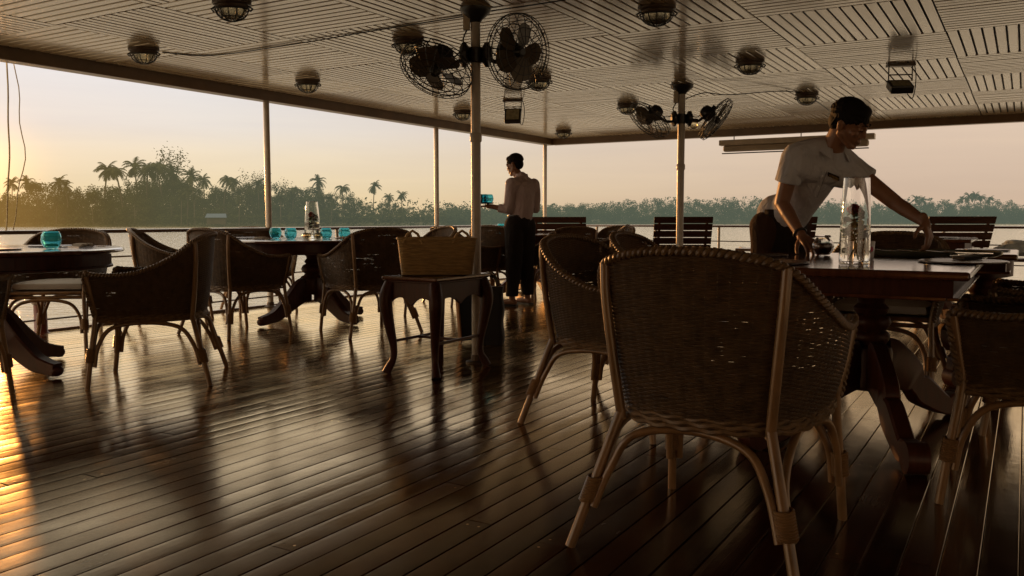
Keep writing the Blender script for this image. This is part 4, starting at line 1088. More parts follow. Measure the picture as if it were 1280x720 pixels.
def vase(x, y, z, r, h, lab, rose_col='rose', water=.45, taper=.8):
    root = empty('glass_vase', (x, y, z), 0, lab, 'vase')
    t = MB(); w = .004
    o = [(.004,0),(r*.97,0),(r,.004)] + [(r*(1-(1-taper)*((k/8)**2)), .004+(h-.006)*k/8) for k in range(1, 9)]
    i = [(a-w, b) for a, b in o[:1:-1]]; i[0] = (i[0][0], h)
    i = i[:-1] + [(r-w, .012), (.004, .010)]
    t.lathe(o + i, 40, cap=True); t.build('glass', M['glass'], root, smooth=True)
    t = MB(); t.lathe([(.004,.0125),(r-w-.0012,.0125),(r-w-.0012, h*water),(.004,h*water)], 36); t.build('water', M['liquid'], root, smooth=False)
    # rose: layered cup of petals, stems and leaves
    f = MB(); hz = h*.60; rs = r*.42
    for ring, (rr, hh, n) in enumerate(((.25,1.25,3),(.5,1.2,4),(.8,1.05,5),(1.05,.85,6))):
        for k in range(n):
            a0 = 2*PI*k/n + ring*.7; n0 = len(f.v)
            for u_ in range(5):
                for v_ in range(5):
                    a = a0 + (u_/4-.5)*2.1*PI/n*1.25; zz = v_/4; q = rs*rr*(math.sin(min(1, zz*1.1+.12)*PI*.55)) * (1+.12*zz**4)
                    f.v.append((q*math.cos(a)-r*.12, q*math.sin(a), hz + rs*1.5*hh*zz*(1-.18*abs(u_/2-1)**2)-rs*.5))
            for u_ in range(4):
                for v_ in range(4): b_ = n0+u_*5+v_; f.f.append((b_, b_+5, b_+6, b_+1))
    f.build('rose', M[rose_col], root, smooth=True)
    s = MB(); s.tube([(-r*.12, 0, hz-rs*.4), (0, .004, h*.3), (r*.2, 0, .02)], .003, 6); s.tube([(r*.35, 0, h*.5), (r*.1, -.004, h*.25), (-r*.3, 0, .02)], .0025, 6)
    rnd = random.Random(8)
    for k in range(34):
        c = Vector((rnd.uniform(-.5,.55)*r, rnd.uniform(-.5,.5)*r, h*rnd.uniform(.28,.60))); d = Vector((rnd.gauss(0,1), rnd.gauss(0,1), rnd.gauss(.1,.5))).normalized()*r*.38; e = d.cross(Vector((rnd.gauss(0,1),rnd.gauss(0,1),1))).normalized()*r*.2
        s.face(c-d, c-d*.3+e, c+d*.5+e*.7, c+d, c+d*.5-e*.7, c-d*.3-e)
    s.build('stem_and_leaves', M['leafm'], root)
    return root
vase(1.375, 3.43, TZ, .0590, .345, 'tall clear glass vase with a red rose standing on the dining table', taper=.84)
x, y, z = at(391, 7.9, TZ); vase(x, y, z, .072, .34, 'tall clear glass vase with a dark rose on the middle round table', taper=.72)
# dark bowls at the foot of the small vase
for k, (px, Y) in enumerate(((384, 7.72), (398, 7.70))):
    x, y, z = at(px, Y, TZ); t = MB(); t.lathe([(.02,0),(.036,.01),(.042,.03),(.036,.052),(.03,.055),(.026,.05),(.03,.03),(.01,.012)], 20); o = t.build('spice_pot', M['lampglass'], smooth=True); o.location = (x, y, z); tag(o, ['small brown glass pot left of the foot of the vase on the middle table', 'small brown glass pot right of the foot of the vase on the middle table'][k], 'pot')

jr = empty('candle_jar', (1.555, 4.28, TZ), 0, 'round glass jar with flat lid standing beside the resting hand of the leaning waiter', 'jar')
t = MB(); t.lathe([(.02,0),(.035,.003),(.050,.025),(.054,.045),(.048,.068),(.034,.082),(.030,.088),(.027,.088),(.031,.080),(.044,.066),(.050,.045),(.046,.027),(.033,.008),(.01,.006)], 30); t.build('glass', M['glass'], jr, smooth=True)
t = MB(); t.lathe([(.01,.0065),(.030,.0085),(.042,.027),(.0455,.044),(.040,.060),(.01,.061)], 26); t.build('amber_filling', simple('amber_wax', (.22,.07,.03), .5, noise_amt=.5, nscale=60), jr, smooth=True)
t = MB(); t.lathe([(.01,.0885),(.037,.0885),(.039,.093),(.037,.100),(.01,.101)], 26); t.build('lid', M['glass'], jr)
cn = empty('white_cup', (1.60, 3.86, TZ), 0, 'small white cup with a pink mark right behind the rose vase', 'cup')
t = MB(); t.lathe([(.015,0),(.028,0),(.033,.01),(.036,.078),(.034,.08),(.031,.078),(.029,.012),(.01,.008)], 28); t.build('cup_body', M['white'], cn, smooth=True)
t = MB(); a0 = R(-75)
for w_ in range(8): pass
t.ell((.0350*math.cos(a0), .0350*math.sin(a0), .045), (.009, .003, .012), 12, 8); t.build('pink_mark', M['pink'], cn, smooth=True)

# tray with cutlery under the outstretched hand
tr = empty('serving_tray', (2.02, 4.17, TZ), UANG, 'long dark tray of cutlery that the leaning waiter reaches for', 'tray')
t = MB(); t.lathe([(.01,0),(.9,0),(.98,.012),(1.0,.026),(.985,.028),(.95,.014),(.88,.006),(.01,.006)], 56)
for q in range(len(t.v)): v = t.v[q]; t.v[q] = (v[0]*.21, v[1]*.33, v[2])
t.build('tray_body', simple('tray_green', (.075,.075,.05), .3), tr, smooth=True)
rnd = random.Random(4)
for k in range(9):
    c = Vector((rnd.uniform(-.10,.08), -.22+.05*k+rnd.uniform(-.01,.01), .014+rnd.uniform(0,.012))); a = rnd.uniform(-.5,.5)+1.2; d = Vector((math.cos(a), math.sin(a), .03))*.085
    t = MB(); t.tube([c-d, c+d*.3], [.0035,.003], 6, flat=.5); t.ell(c+d*.62, (.019,.011,.004), 10, 6, Matrix.Rotation(a, 3, 'Z')); t.build('spoon', M['silver'], tr, smooth=True)
nb = empty('cutlery_rest', (1.93, 3.62, TZ+.009), 0, 'folded napkin holding crossed cutlery on the near right placemat', 'cutlery')
t = MB(); t.box((0,0,.006), (.12,.06,.012), Matrix.Rotation(.5,3,'Z')); t.build('napkin', M['black'], nb, bevel=.004)
for k, a in enumerate((.4, .75, 2.3)):
    d = Vector((math.cos(a), math.sin(a), 0)); c = Vector((0, .0, .018+.005*k)); t = MB(); t.tube([c-d*.1, c+d*.05], .003, 6); t.ell(c+d*.075, (.026,.010,.003), 10, 6, Matrix.Rotation(a,3,'Z')); t.build('fork', M['silver'], nb, smooth=True)

# ================================================================ CEILING LAMPS, FLOODLIGHTS, FANS
def lamp_proto():
    r = empty('bulkhead_lamp', (0,0,0))
    t = MB(); t.lathe([(.03,-.022),(.10,-.022),(.105,-.016),(.105,0),(.03,0)], 26)
    for q in range(len(t.v)): v = t.v[q]; t.v[q] = (v[0], v[1]*.72, v[2])
    t.build('mounting_plate', M['lampmetal'], r)
    t = MB(); t.lathe([(.03,-.050),(.075,-.050),(.088,-.040),(.088,-.022),(.03,-.022)], 26)
    for q in range(len(t.v)): v = t.v[q]; t.v[q] = (v[0], v[1]*.72, v[2])
    t.build('collar', M['lampmetal'], r, smooth=False)
    t = MB(); t.lathe([(.078*math.cos(k/8*PI/2)+.0005, -.050-.062*math.sin(k/8*PI/2)) for k in range(9)], 26)
    for q in range(len(t.v)): v = t.v[q]; t.v[q] = (v[0], v[1]*.72, v[2])
    t.build('glass_cover', M['lampglass'], r, smooth=True)
    t = MB()
    for k in range(6):
        a = PI*k/6; P = []
        for q in range(13):
            w_ = PI*q/12; P.append((.092*math.cos(w_)*math.cos(a), .092*math.cos(w_)*math.sin(a)*.72, -.040-.082*math.sin(w_)))
        t.tube(P, .0032, 5)
    t.tube([(.094*math.cos(2*PI*k/24), .068*math.sin(2*PI*k/24), -.05) for k in range(24)], .0045, 6, closed=True)
    t.tube([(.066*math.cos(2*PI*k/24), .048*math.sin(2*PI*k/24), -.098) for k in range(24)], .003, 5, closed=True)
    for s in (-1, 1): t.tube([(s*.09,0,-.03),(s*.112,0,-.045),(s*.098,0,-.062)], .006, 6)
    t.build('wire_cage', M['iron'], r, smooth=True)
    index_kids(r); return r
lp = lamp_proto()
LAMPS = [(-8.97,2.76,'caged ceiling lamp cut by the top of the photo left of centre'),(-8.32,1.0,'wide caged ceiling lamp at the upper left, nearest the sunny corner'),(-6.51,1.0,'caged ceiling lamp right of the slim pole that rises behind the middle table'),(-7.53,3.02,'caged ceiling lamp half hidden behind the left fan of the central pole'),(-5.48,3.0,'caged ceiling lamp just below right of the big round fan'),(-3.80,.98,'small caged ceiling lamp left of the central pole just below the fans'),(-1.03,.95,'smallest caged ceiling lamp near the far corner pole'),(-7.49,4.98,'caged ceiling lamp at the top of the photo right of the big fan'),(-5.34,4.98,'caged ceiling lamp up to the right of the second fan pole'),(-3.08,4.97,'caged ceiling lamp above and left of the head of the leaning waiter'),(-3.30,2.98,'caged ceiling lamp touching the left fan of the second pole')]
for i, (s, t_, lab) in enumerate(LAMPS):
    o = lp if i == 0 else copy_tree(lp); o.location = deck(s, t_, CZ-.0015); o.rotation_euler = (0, 0, 0 if i < 3 else R(-10))
    if i < 3: o.scale = (1.15, 1.15, 1)
    tag(o, lab, 'ceiling lamp', 'caged bulkhead lamps on the slatted ceiling')
def flood(s, t_, lab, rz, tilt, sc, drop):
    r = empty('floodlight', deck(s, t_, CZ-.001), rz, lab, 'floodlight', None); r.scale = (sc, sc, sc)
    t = MB(); t.box((0,0,-.01), (.20,.07,.018)); t.build('mounting_plate', M['lampmetal'], r, bevel=.002)
    t = MB()
    for x in (-.085, .085): t.tube([(x,0,-.018),(x,0,-drop-.02)], .005, 6)
    t.tube([(-.085,0,-drop+.02),(.085,0,-drop+.02)], .005, 6); t.build('bracket', M['iron'], r)
    Mx = Matrix.Rotation(tilt, 3, 'X')
    t = MB(); t.box((0,0,-drop-.07), (.165,.06,.15), Mx); t.build('housing', M['motor'], r, bevel=.008)
    t = MB(); t.box(Vector((0,0,-drop-.07)) + Mx @ Vector((0,-.0325,0)), (.13,.004,.115), Mx); t.build('lens', M['lens'], r)
    t = MB(); t.tube(catmull([(.1,0,-.015),(.115,.01,-.09),(.11,.01,-drop-.1),(.09,.01,-drop-.16),(.06,.02,-drop-.12)], 5), .004, 5); t.build('cable', M['iron'], r)
flood(-4.29, 2.0, 'small floodlight with a pale lens hanging just right of the central fan pole', R(-8), R(-25), 1.12, .09)
flood(-4.49, 6.06, 'black floodlight hanging on a bracket at the upper right of the ceiling', R(-8), R(-62), 1.15, .10)

def fan(root, c, n, out_from, rad=.235, spin=0.0):
    n = Vector(n).normalized(); c = Vector(c); q = n.to_track_quat('Z', 'Y'); Mx = q.to_matrix()
    def W(p): return c + Mx @ Vector(p)
    f = bpy.data.objects.new('fan_head', None)
    cage = MB()
    for z, r in ((.03, rad), (0, rad*1.01), (-.03, rad), (.05, rad*.82), (.062, rad*.62), (.07, rad*.40), (-.055, rad*.75), (-.066, rad*.5), (.074, rad*.2)):
        cage.tube([W((r*math.cos(2*PI*k/36), r*math.sin(2*PI*k/36), z)) for k in range(36)], .0030 if z else .0042, 5, closed=True)
    for k in range(20):
        a = 2*PI*k/20; P = [(0, .075), (rad*.2, .074), (rad*.62, .062), (rad*.85, .048), (rad, .03), (rad, -.03), (rad*.75, -.055), (rad*.4, -.068), (rad*.16, -.07)]
        cage.tube([W((r*math.cos(a+z*.9), r*math.sin(a+z*.9), z)) for r, z in P[1:]], .0026, 4)
    co_ = cage.build('wire_cage', M['iron'], root, smooth=True)
    for k in range(5):
        a = 2*PI*k/5 + spin; b = MB(); n0 = 0
        for i in range(6):
            r = .035 + (rad*.80-.035)*i/5; w = (.022, .050, .068, .072, .062, .030)[i]
            for s in (-1, 1):
                x = Vector((r*math.cos(a) - s*w*math.sin(a), r*math.sin(a) + s*w*math.cos(a), s*w*.45*(1-.4*i/5)))
                b.v.append(tuple(W(x)))
        for i in range(5): b.f.append((2*i, 2*i+1, 2*i+3, 2*i+2))
        b.build('blade', M['blade'], co_, smooth=True)
    hb = MB(); hb.tube([W((0,0,.05)), W((0,0,.03)), W((0,0,-.02))], [.02,.036,.036], 14); hb.build('hub', M['motor'], co_, smooth=True)
    m = MB(); m.tube([W((0,0,-.035)), W((0,0,-.055)), W((0,0,-.10)), W((0,0,-.155)), W((0,0,-.175))], [.045,.068,.074,.062,.03], 16); 
    m.tube([W((0,.05,-.09)), W((0,.10,-.09))], .018, 8)
    m.build('motor', M['motor'], root, smooth=True)
    mc = W((0,0,-.11)); a = MB(); o = Vector(out_from)
    a.tube(catmull([o, o.lerp(mc, .5) + Vector((0,0,-.035)), mc], 4), .014, 8); a.build('arm', M['iron'], root, smooth=True)
    w = MB(); w.tube(catmull([o + Vector((0,0,.06)), o.lerp(mc, .5) + Vector((0,.03,.01)), mc + Vector((0,0,.07))], 5), .005, 5); w.build('fan_cable', M['iron'], root, smooth=True)
def fan_pair(P, z, lab, left, right, r, grp):
    root = empty('twin_pole_fan', (P.x, P.y, z), 0, lab, 'fan', grp)
    c = MB(); c.lathe([(r+.001, -.05), (r+.014, -.045), (r+.014, .045), (r+.001, .05)], 20); c.build('clamp_collar', M['motor'], root)
    for s in (-1, 1):
        d = MB(); d.tube([(s*(r+.012), -.01, 0), (s*(r+.03), -.01, 0), (s*(r+.055), -.012, 0), (s*(r+.07), -.012, 0)], [.05,.078,.078,.05], 22); d.build('oscillator_drum', M['motor'], root, smooth=False)
    fan(root, *left[:2], (-(r+.06), -.01, -.03), spin=left[2]); fan(root, *right[:2], (r+.06, -.01, -.03), spin=right[2])
    k = MB(); k.box((-(r+.026), -.01, .215), (.045, .035, .12)); k.build('junction_box', M['fascia'], root, bevel=.004)
    w = MB(); w.tube(catmull([(-(r+.03), 0, .05), (-(r+.05), .01, .10), (-(r+.026), -.01, .155)], 5), .006, 6); w.tube([(-(r+.02), -.01, .275), (-(r+.03), 0, CZ-z-.005)], .006, 6); w.build('supply_cable', M['iron'], root, smooth=True)
    return root
fan_pair(C1P, 2.005, 'pair of black caged fans on the central pole, the right one facing the camera', ((-.245, -.10, -.105), (-.30, -.50, -.80), .3), ((.275, -.06, .01), (.62, -.76, -.12), 0), .031, 'twin caged fans on the roof poles')
f2 = fan_pair(C2P, 1.965, 'pair of black caged fans tilted edge-on on the second pole near the leaning waiter', ((-.335, -.05, -.02), (-.62, -.22, -.74), .2), ((.335, -.05, -.01), (.74, -.22, -.60), .5), .036, 'twin caged fans on the roof poles')
bl = empty('globe_lamp', (C2P.x+.12, C2P.y-.02, 1.93), 0, 'small round globe lamp under the fans on the second pole', 'lamp')
t = MB(); t.ell((0,0,-.03), (.045,.045,.04), 16, 10); t.build('globe', M['lampglass'], bl, smooth=True)
t = MB(); t.lathe([(.02,0),(.045,0),(.045,.03),(.02,.035)], 16); t.tube([(-.03,0,.02),(-.085,.01,.03)], .01, 6); t.build('holder', M['iron'], bl)

# cables on the ceiling
def cable(pts, lab, r=.006):
    t = MB(); t.tube(catmull([Vector(p) for p in pts], 8), r, 6); tag(t.build('ceiling_cable', M['iron'], smooth=True), lab, 'cable')
cable([deck(-8.15, 1.0, CZ-.004), deck(-7.86, 1.25, CZ-.006), deck(-7.86, 2.2, CZ-.010), deck(-7.89, 3.0, CZ-.005), deck(-7.93, 3.85, CZ-.008)], 'black cable running over the slats from the upper left lamp to the central pole', .0045)
cable([deck(-7.97, 3.95, CZ-.01), deck(-7.97, 4.5, CZ-.010), deck(-8.0, 5.2, CZ-.006), deck(-8.05, 7.2, CZ-.006)], 'black cable running over the slats from the central pole to the upper right', .0045)
cable([(C2P.x+.03, C2P.y, 2.16), (C2P.x+.25, C2P.y+.1, 2.24), (C2P.x+.5, C2P.y+.1, 2.22), deck(-3.3, 4.9, CZ-.006), deck(-1.5, 4.9, CZ-.006)], 'thin cable looping from the second pole to the ceiling', .005)
# ================================================================ PEOPLE
def cap(mb, a, b, ra, rb, n=14, flat=None):
    a, b = Vector(a), Vector(b); d = b-a; L = d.length; d.normalize()
    P = []; r = []
    for k in range(5):
        w = PI/2*(1-k/4)*.98; P.append(a - d*ra*math.sin(w)); r.append(ra*math.cos(w))
    for k in range(5):
        w = PI/2*(k/4)*.98; P.append(b + d*rb*math.sin(w)); r.append(rb*math.cos(w))
    mb.tube(P, r, n)
def remesh(mb, name, mat, parent, voxel, smooth_it=4, fac=.5, disp=None, post=None):
    me = bpy.data.meshes.new('tmp'); me.from_pydata(mb.v, [], mb.f); me.update()
    o = bpy.data.objects.new('tmp', me); COL.objects.link(o)
    m = o.modifiers.new('r', 'REMESH'); m.mode = 'VOXEL'; m.voxel_size = voxel; m.use_smooth_shade = True
    s = o.modifiers.new('s', 'SMOOTH'); s.factor = fac; s.iterations = smooth_it
    dg = bpy.context.evaluated_depsgraph_get(); dg.update()
    me2 = bpy.data.meshes.new_from_object(o.evaluated_get(dg)); bpy.data.objects.remove(o); me2.name = name
    if post:
        for v in me2.vertices: v.co = post(v.co)
    me2.materials.clear(); me2.materials.append(mat)
    for p in me2.polygons: p.use_smooth = True
    ob = bpy.data.objects.new(name, me2); COL.objects.link(ob)
    if parent: ob.parent = parent
    return ob
def frame(y, z):
    y = Vector(y).normalized(); z = Vector(z); z = (z - y*z.dot(y)).normalized(); x = y.cross(z)
    return Matrix((x, y, z)).transposed()
def hand(mb, wrist, fwd, back, side, curl, spread=.12, sc=1.0, thumb=.6):
    """fwd: direction of the fingers, back: out of the back of the hand, side=+1 thumb on +x"""
    Fm = frame(fwd, back); w = Vector(wrist)
    def W(p): return w + Fm @ (Vector((p[0]*side, p[1], p[2]))*sc)
    k = [(.031,.083), (.011,.090), (-.010,.087), (-.029,.077)]
    cap(mb, W((0,-.03,0)), W((0,.02,0)), .024*sc, .026*sc)
    for x, y in k: cap(mb, W((x*.55,.012,0)), W((x,y,0)), .0155*sc, .0115*sc, 10)
    cap(mb, W((.02,.03,-.006)), W((-.02,.035,-.006)), .016*sc, .016*sc, 10)
    Ls = [(.042,.026,.021),(.047,.030,.022),(.043,.027,.022),(.034,.021,.019)]
    for i, (x, y) in enumerate(k):
        p = Vector((x, y, 0)); a = curl[i][0]; sp = (1.5-i)*spread
        for j, L in enumerate(Ls[i]):
            d = Vector((math.sin(sp)*math.cos(a), math.cos(sp)*math.cos(a), -math.sin(a))); q = p + d*L
            cap(mb, W(p), W(q), (.0098-.0010*j)*sc, (.0090-.0012*j)*sc, 10); p = q
            if j < 2: a += curl[i][j+1]
    p = Vector((.022,.022,-.006)); a = thumb
    for j, (L, r) in enumerate(((.040,.0145),(.032,.0112),(.026,.0098))):
        d = Vector((math.cos(a)*.85, math.sin(a)+.25, -.38)).normalized(); q = p + d*L; cap(mb, W(p), W(q), r*sc, r*.88*sc, 10); p = q; a += .28
def head(mb, c, Fm, sc=1.0):
    def W(p): return Vector(c) + Fm @ (Vector(p)*sc)
    def E(p, r, n=18, m=12): mb.ell(W(p), tuple(q*sc for q in r), n, m, Fm)
    E((0,-.012,.030), (.0765,.096,.088)); E((0,.022,-.022), (.0635,.068,.082)); E((0,.058,-.040), (.046,.036,.050))
    E((0,.074,-.094), (.024,.020,.018))
    for s in (-1, 1):
        cap(mb, W((s*.058,.0,-.045)), W((s*.020,.066,-.094)), .021*sc, .018*sc)
        E((s*.044,.060,-.016), (.022,.024,.020)); E((s*.031,.0815,.010), (.0135,.010,.008), 12, 8)
        cap(mb, W((s*.012,.0905,.030)), W((s*.050,.074,.030)), .010*sc, .009*sc, 8)
        E((s*.079,-.010,-.008), (.007,.017,.029), 12, 8); E((s*.085,-.018,.006), (.005,.014,.018), 10, 8)
        E((s*.0125,.0965,-.029), (.0085,.010,.0075), 10, 8)
    cap(mb, W((0,.086,.022)), W((0,.104,-.020)), .0085*sc, .0110*sc, 10)
    E((0,.1065,-.025), (.010,.010,.008), 10, 8)
    E((0,.091,-.0585), (.024,.013,.0065), 14, 8); E((0,.090,-.0705), (.021,.0125,.0075), 14, 8)
    E((0,.086,-.048), (.016,.012,.010), 10, 8)
    return W
def hairdo(parent, c, Fm, sc, seed, fringe=True):
    def W(p): return Vector(c) + Fm @ (Vector(p)*sc)
    mb = MB(); rnd = random.Random(seed)
    mb.ell(W((0,-.020,.050)), (.0845*sc,.100*sc,.086*sc), 24, 16, Fm); mb.ell(W((0,-.052,.004)), (.070*sc,.056*sc,.072*sc), 20, 14, Fm)
    if fringe:
        mb.ell(W((.004,.038,.086)), (.066*sc,.044*sc,.038*sc), 20, 12, Fm)
        for k in range(22):
            x = -.066+.132*k/21; z = .078 - abs(x)*.30; a = W((x,.066 - x*x*7,z)); b = W((x+.010+rnd.uniform(-.010,.010), .088 - x*x*9, .048+rnd.uniform(-.012,.010)))
            cap(mb, a, b, .0125*sc, .003*sc, 6)
    for s in (-1, 1):
        for k in range(6): cap(mb, W((s*.071,.036-.017*k,.045)), W((s*(.0735 if k < 4 else .070),.030-.018*k,.022-.010*k)), .009*sc, .004*sc, 6)
    for k in range(420):
        d = Vector((rnd.gauss(0,1), rnd.gauss(-.25,1), abs(rnd.gauss(.25,.8)))).normalized(); p = Vector((0,-.02,.045)) + Vector((d.x*.080, d.y*.096, d.z*.080))
        t = Vector((d.x*.3+rnd.gauss(0,.5), .75+rnd.gauss(0,.4), -.3+rnd.gauss(0,.4))); t = (t - d*t.dot(d)).normalized()
        cap(mb, W(p), W(p + t*.026 + d*rnd.uniform(-.002,.006)), .0060*sc, .0022*sc, 6)
    return remesh(mb, 'hair', M['hair'], parent, .0026, 1, .4)
def lerp(a, b, f): return Vector(a).lerp(Vector(b), f)
def fold(v, k=1.0, f=9.0):
    n = noise.noise_vector(v*f*.7); m_ = noise.noise(Vector((v.x*f, v.y*f, v.z*f*.55)))
    q = 1-abs(noise.noise(Vector((v.x*f*1.4+7, v.y*f*1.4, v.z*f*.8)))*2)
    return v + n*.006*k + Vector((0,0,0)) + Vector((m_, m_, 0))*.003*k + Vector((q*.0025*k, -q*.003*k, 0))

# ---------------- waiter leaning over the dining table
def waiter_leaning():
    base = Vector((1.50, 5.0, 0)); root = empty('person', base, 0, 'young waiter in a white polo shirt leaning over the dining table, one arm outstretched', 'person')
    T = lambda p: Vector(p) - base
    pelv = T((1.545, 4.93, .92)); shm = T((1.665, 4.60, 1.262)); rs = T((1.497, 4.575, 1.292)); ls = T((1.800, 4.60, 1.232))
    nb = T((1.68, 4.585, 1.335)); hc = T((1.742, 4.475, 1.442))
    rel = T((1.452, 4.62, 1.035)); rw = T((1.500, 4.43, .862)); lel = T((1.995, 4.47, 1.035)); lw = T((2.070, 4.30, .935))
    F = Vector((.74, -.55, -.55)).normalized(); Fm = frame(F, (-.16, -.12, 1))
    hips = [T((1.45, 4.89, .90)), T((1.63, 4.97, .90))]
    b = MB()
    cap(b, pelv, lerp(pelv, shm, .4), .112, .105, 20); cap(b, lerp(pelv, shm, .35), lerp(pelv, shm, .8), .105, .112, 20)
    sd = (ls-rs).normalized()
    cap(b, rs + sd*.03 + Vector((0,0,-.03)), ls - sd*.03 + Vector((0,0,-.03)), .068, .068, 16); cap(b, nb - Vector((0,0,.06)), hc + Fm @ Vector((0,-.02,-.05)), .062, .054, 18)
    cap(b, rs, nb, .05, .052); cap(b, ls, nb, .05, .052)
    W = head(b, hc, Fm, .98)
    cap(b, rs, rel, .050, .040); cap(b, rel, lerp(rel, rw, .35), .038, .038); cap(b, lerp(rel, rw, .3), rw, .038, .026)
    cap(b, ls, lel, .050, .040); cap(b, lel, lerp(lel, lw, .35), .038, .038); cap(b, lerp(lel, lw, .3), lw, .038, .026)
    hand(b, rw, T((1.530,4.30,.80))-rw, (-.1,-.35,1), 1, [(.25,.5,.4)]*4, .10, .98, .5)
    hand(b, lw, Vector((.10,-.22,-.55)), (.62,-.60,.3), 1, [(.35,.55,.35),(.45,.6,.35),(.55,.65,.35),(.6,.7,.4)], .10, .98, .2)
    feet = []
    for i, h in enumerate(hips):
        kn = Vector((h.x*1.0+.01, h.y+.02, .49)); an = Vector((h.x, h.y+.10, .085)); cap(b, h, kn, .085, .058, 16); cap(b, kn, an, .055, .038, 16)
        cap(b, an + Vector((0,0,-.03)), an + Vector((.05,-.17,-.045)), .036, .032, 14)
        feet.append((h, kn, an))
    remesh(b, 'body', M['skin'], root, .0042, 3, .5)
    # eyebrows, lashes, lips
    e = MB()
    for s in (-1, 1):
        e.tube([W((s*.012,.1005,.034)), W((s*.030,.0965,.040)), W((s*.050,.082,.035))], [.0028,.0036,.002], 6)
    e.build('eyebrows', M['hair'], root)
    e = MB()
    for s in (-1, 1): e.tube([W((s*.018,.0895,.006)), W((s*.031,.0922,.0035)), W((s*.045,.084,.006))], [.0014,.0024,.0012], 6)
    e.build('eyelashes', M['hair'], root)
    e = MB(); e.tube([W((-.023,.0975,-.0642)), W((0,.1035,-.0645)), W((.023,.0975,-.0642))], [.0012,.0016,.0012], 6); e.build('mouth_line', simple('lip_shade', (.09,.03,.022), .5), root)
    hairdo(root, hc, Fm, .98, 5)
    # polo shirt
    s = MB()
    cap(s, lerp(pelv, shm, .10), lerp(pelv, shm, .45), .118, .116, 24); cap(s, lerp(pelv, shm, .4), lerp(pelv, shm, .78), .117, .122, 24)
    cap(s, rs + sd*.035 + Vector((0,0,-.045)), ls - sd*.035 + Vector((0,0,-.045)), .085, .082, 20)
    cap(s, rs + sd*.01, nb - Vector((0,0,.012)) - sd*.02, .068, .062); cap(s, ls - sd*.01, nb - Vector((0,0,.012)) + sd*.02, .068, .062)
    cap(s, nb - Vector((0,0,.08)), nb - Vector((0,0,.02)), .088, .068, 18)
    # loose hem over the belt
    cap(s, pelv + Vector((-.02,.0,.055)), pelv + Vector((.03,-.02,.06)), .118, .118, 22)
    def sleeve(a, e_, f):
        d = (e_-a); p = a + d*f; s.tube([a - d.normalized()*.045, a + d*.04, a + d*f*.6, p - d.normalized()*.001, p], [.045,.064,.065,.069,.062], 22)
    sleeve(rs, rel, .58); sleeve(ls, lel, .40)
    remesh(s, 'polo_shirt', M['shirt_white'], root, .0052, 5, .5, post=lambda v: fold(v, 1.1, 9))
    # collar wings, placket, buttons, badge
    c = MB()
    Sh = frame(Vector((.32,-.92,-.18)), (0, .25, 1))      # chest frame: y outwards, z up
    nbf = nb + Vector((.005,-.01,-.012))
    n0 = len(c.v)
    seg = 22
    for i in range(seg+1):
        a = R(-62 + (304)*i/seg) ; 
        d = Sh @ Vector((math.cos(a+PI/2+R(0)), math.sin(a+PI/2), 0)) if False else Sh @ Vector((math.sin(R(28)+2*PI*(i/seg)*.845), math.cos(R(28)+2*PI*(i/seg)*.845), 0))
        front = max(0, math.cos(R(28)+2*PI*(i/seg)*.845))
        up_ = Vector((0,0,1))
        c.v.append(tuple(nbf + d*.066 + up_*(.018 - .030*front) ))
        c.v.append(tuple(nbf + d*(.072+.004) + up_*(.032 - .035*front)))
        c.v.append(tuple(nbf + d*(.098+.012*front) + up_*(-.014 - .052*front**2)))
    for i in range(seg):
        for j in range(2): a_ = n0+i*3+j; c.f.append((a_, a_+3, a_+4, a_+1))
    co_ = c.build('collar', M['shirt_white'], root, smooth=True)
    md = co_.modifiers.new('Solid', 'SOLIDIFY'); md.thickness = .004
    chest = lambda x, z, o=0: shm + Sh @ Vector((x, .128+o, z))
    def onshirt(p, ob=None): return p
    # find shirt surface by ray casting on the finished mesh
    shirt = [q for q in root.children if q.name.startswith('polo_shirt')][0]
    me = shirt.data
    from mathutils.bvhtree import BVHTree
    bvh = BVHTree.FromPolygons([v.co.copy() for v in me.vertices], [tuple(p.vertices) for p in me.polygons])
    def surf(px, py, off=.002):
        r = Vector(((px-640)/1068, 1, 0)); rr = Vector((r.x, math.cos(.0805)+(360-py)/1068*math.sin(.0805), -math.sin(.0805)+(360-py)/1068*math.cos(.0805)))
        o = Vector((0,0,.95)) - base; h = bvh.ray_cast(o, rr.normalized())
        if h[0] is None: return None
        return h[0] + h[1]*off, h[1]
    def ribbon(pxs, w, nm, mat, off):
        r = MB(); last = None; k = 0
        for (px, py) in pxs:
            h = surf(px, py, off)
            if h is None: continue
            p, n = h; x = Vector((1, .3, 0)); x = (x - n*x.dot(n)).normalized()
            r.v += [tuple(p - x*w), tuple(p + x*w)]; k += 1
        for i in range(k-1): r.f.append((2*i, 2*i+1, 2*i+3, 2*i+2))
        if k > 1: r.build(nm, mat, root, smooth=True)
    ribbon([(1030.5 - 12.5*t/10, 213 + 33*t/10) for t in range(11)], .012, 'placket', M['shirt_white'], .0035)
    ribbon([(1033.5 - 12.5*t/10, 213 + 33*t/10) for t in range(11)], .0012, 'placket_seam', simple('seam_shadow', (.16,.16,.18), .9), .0055)
    bt = MB()
    for (px, py) in ((1028, 219), (1023, 232), (1019, 244)):
        h = surf(px, py, .006)
        if h: bt.ell(h[0], (.0045,.0045,.0045), 8, 6)
    if bt.v: bt.build('buttons', M['white'], root, smooth=True)
    def patch(x0, y0, x1, y1, hh, nm, mat, off):
        r = MB(); k = 0
        for i in range(7):
            f = i/6; px = x0+(x1-x0)*f; py = y0+(y1-y0)*f; a = surf(px, py-hh, off); b_ = surf(px, py+hh, off)
            if a and b_: r.v += [tuple(a[0]), tuple(b_[0])]; k += 1
        for i in range(k-1): r.f.append((2*i, 2*i+1, 2*i+3, 2*i+2))
        return r.build(nm, mat, root) if k > 1 else None
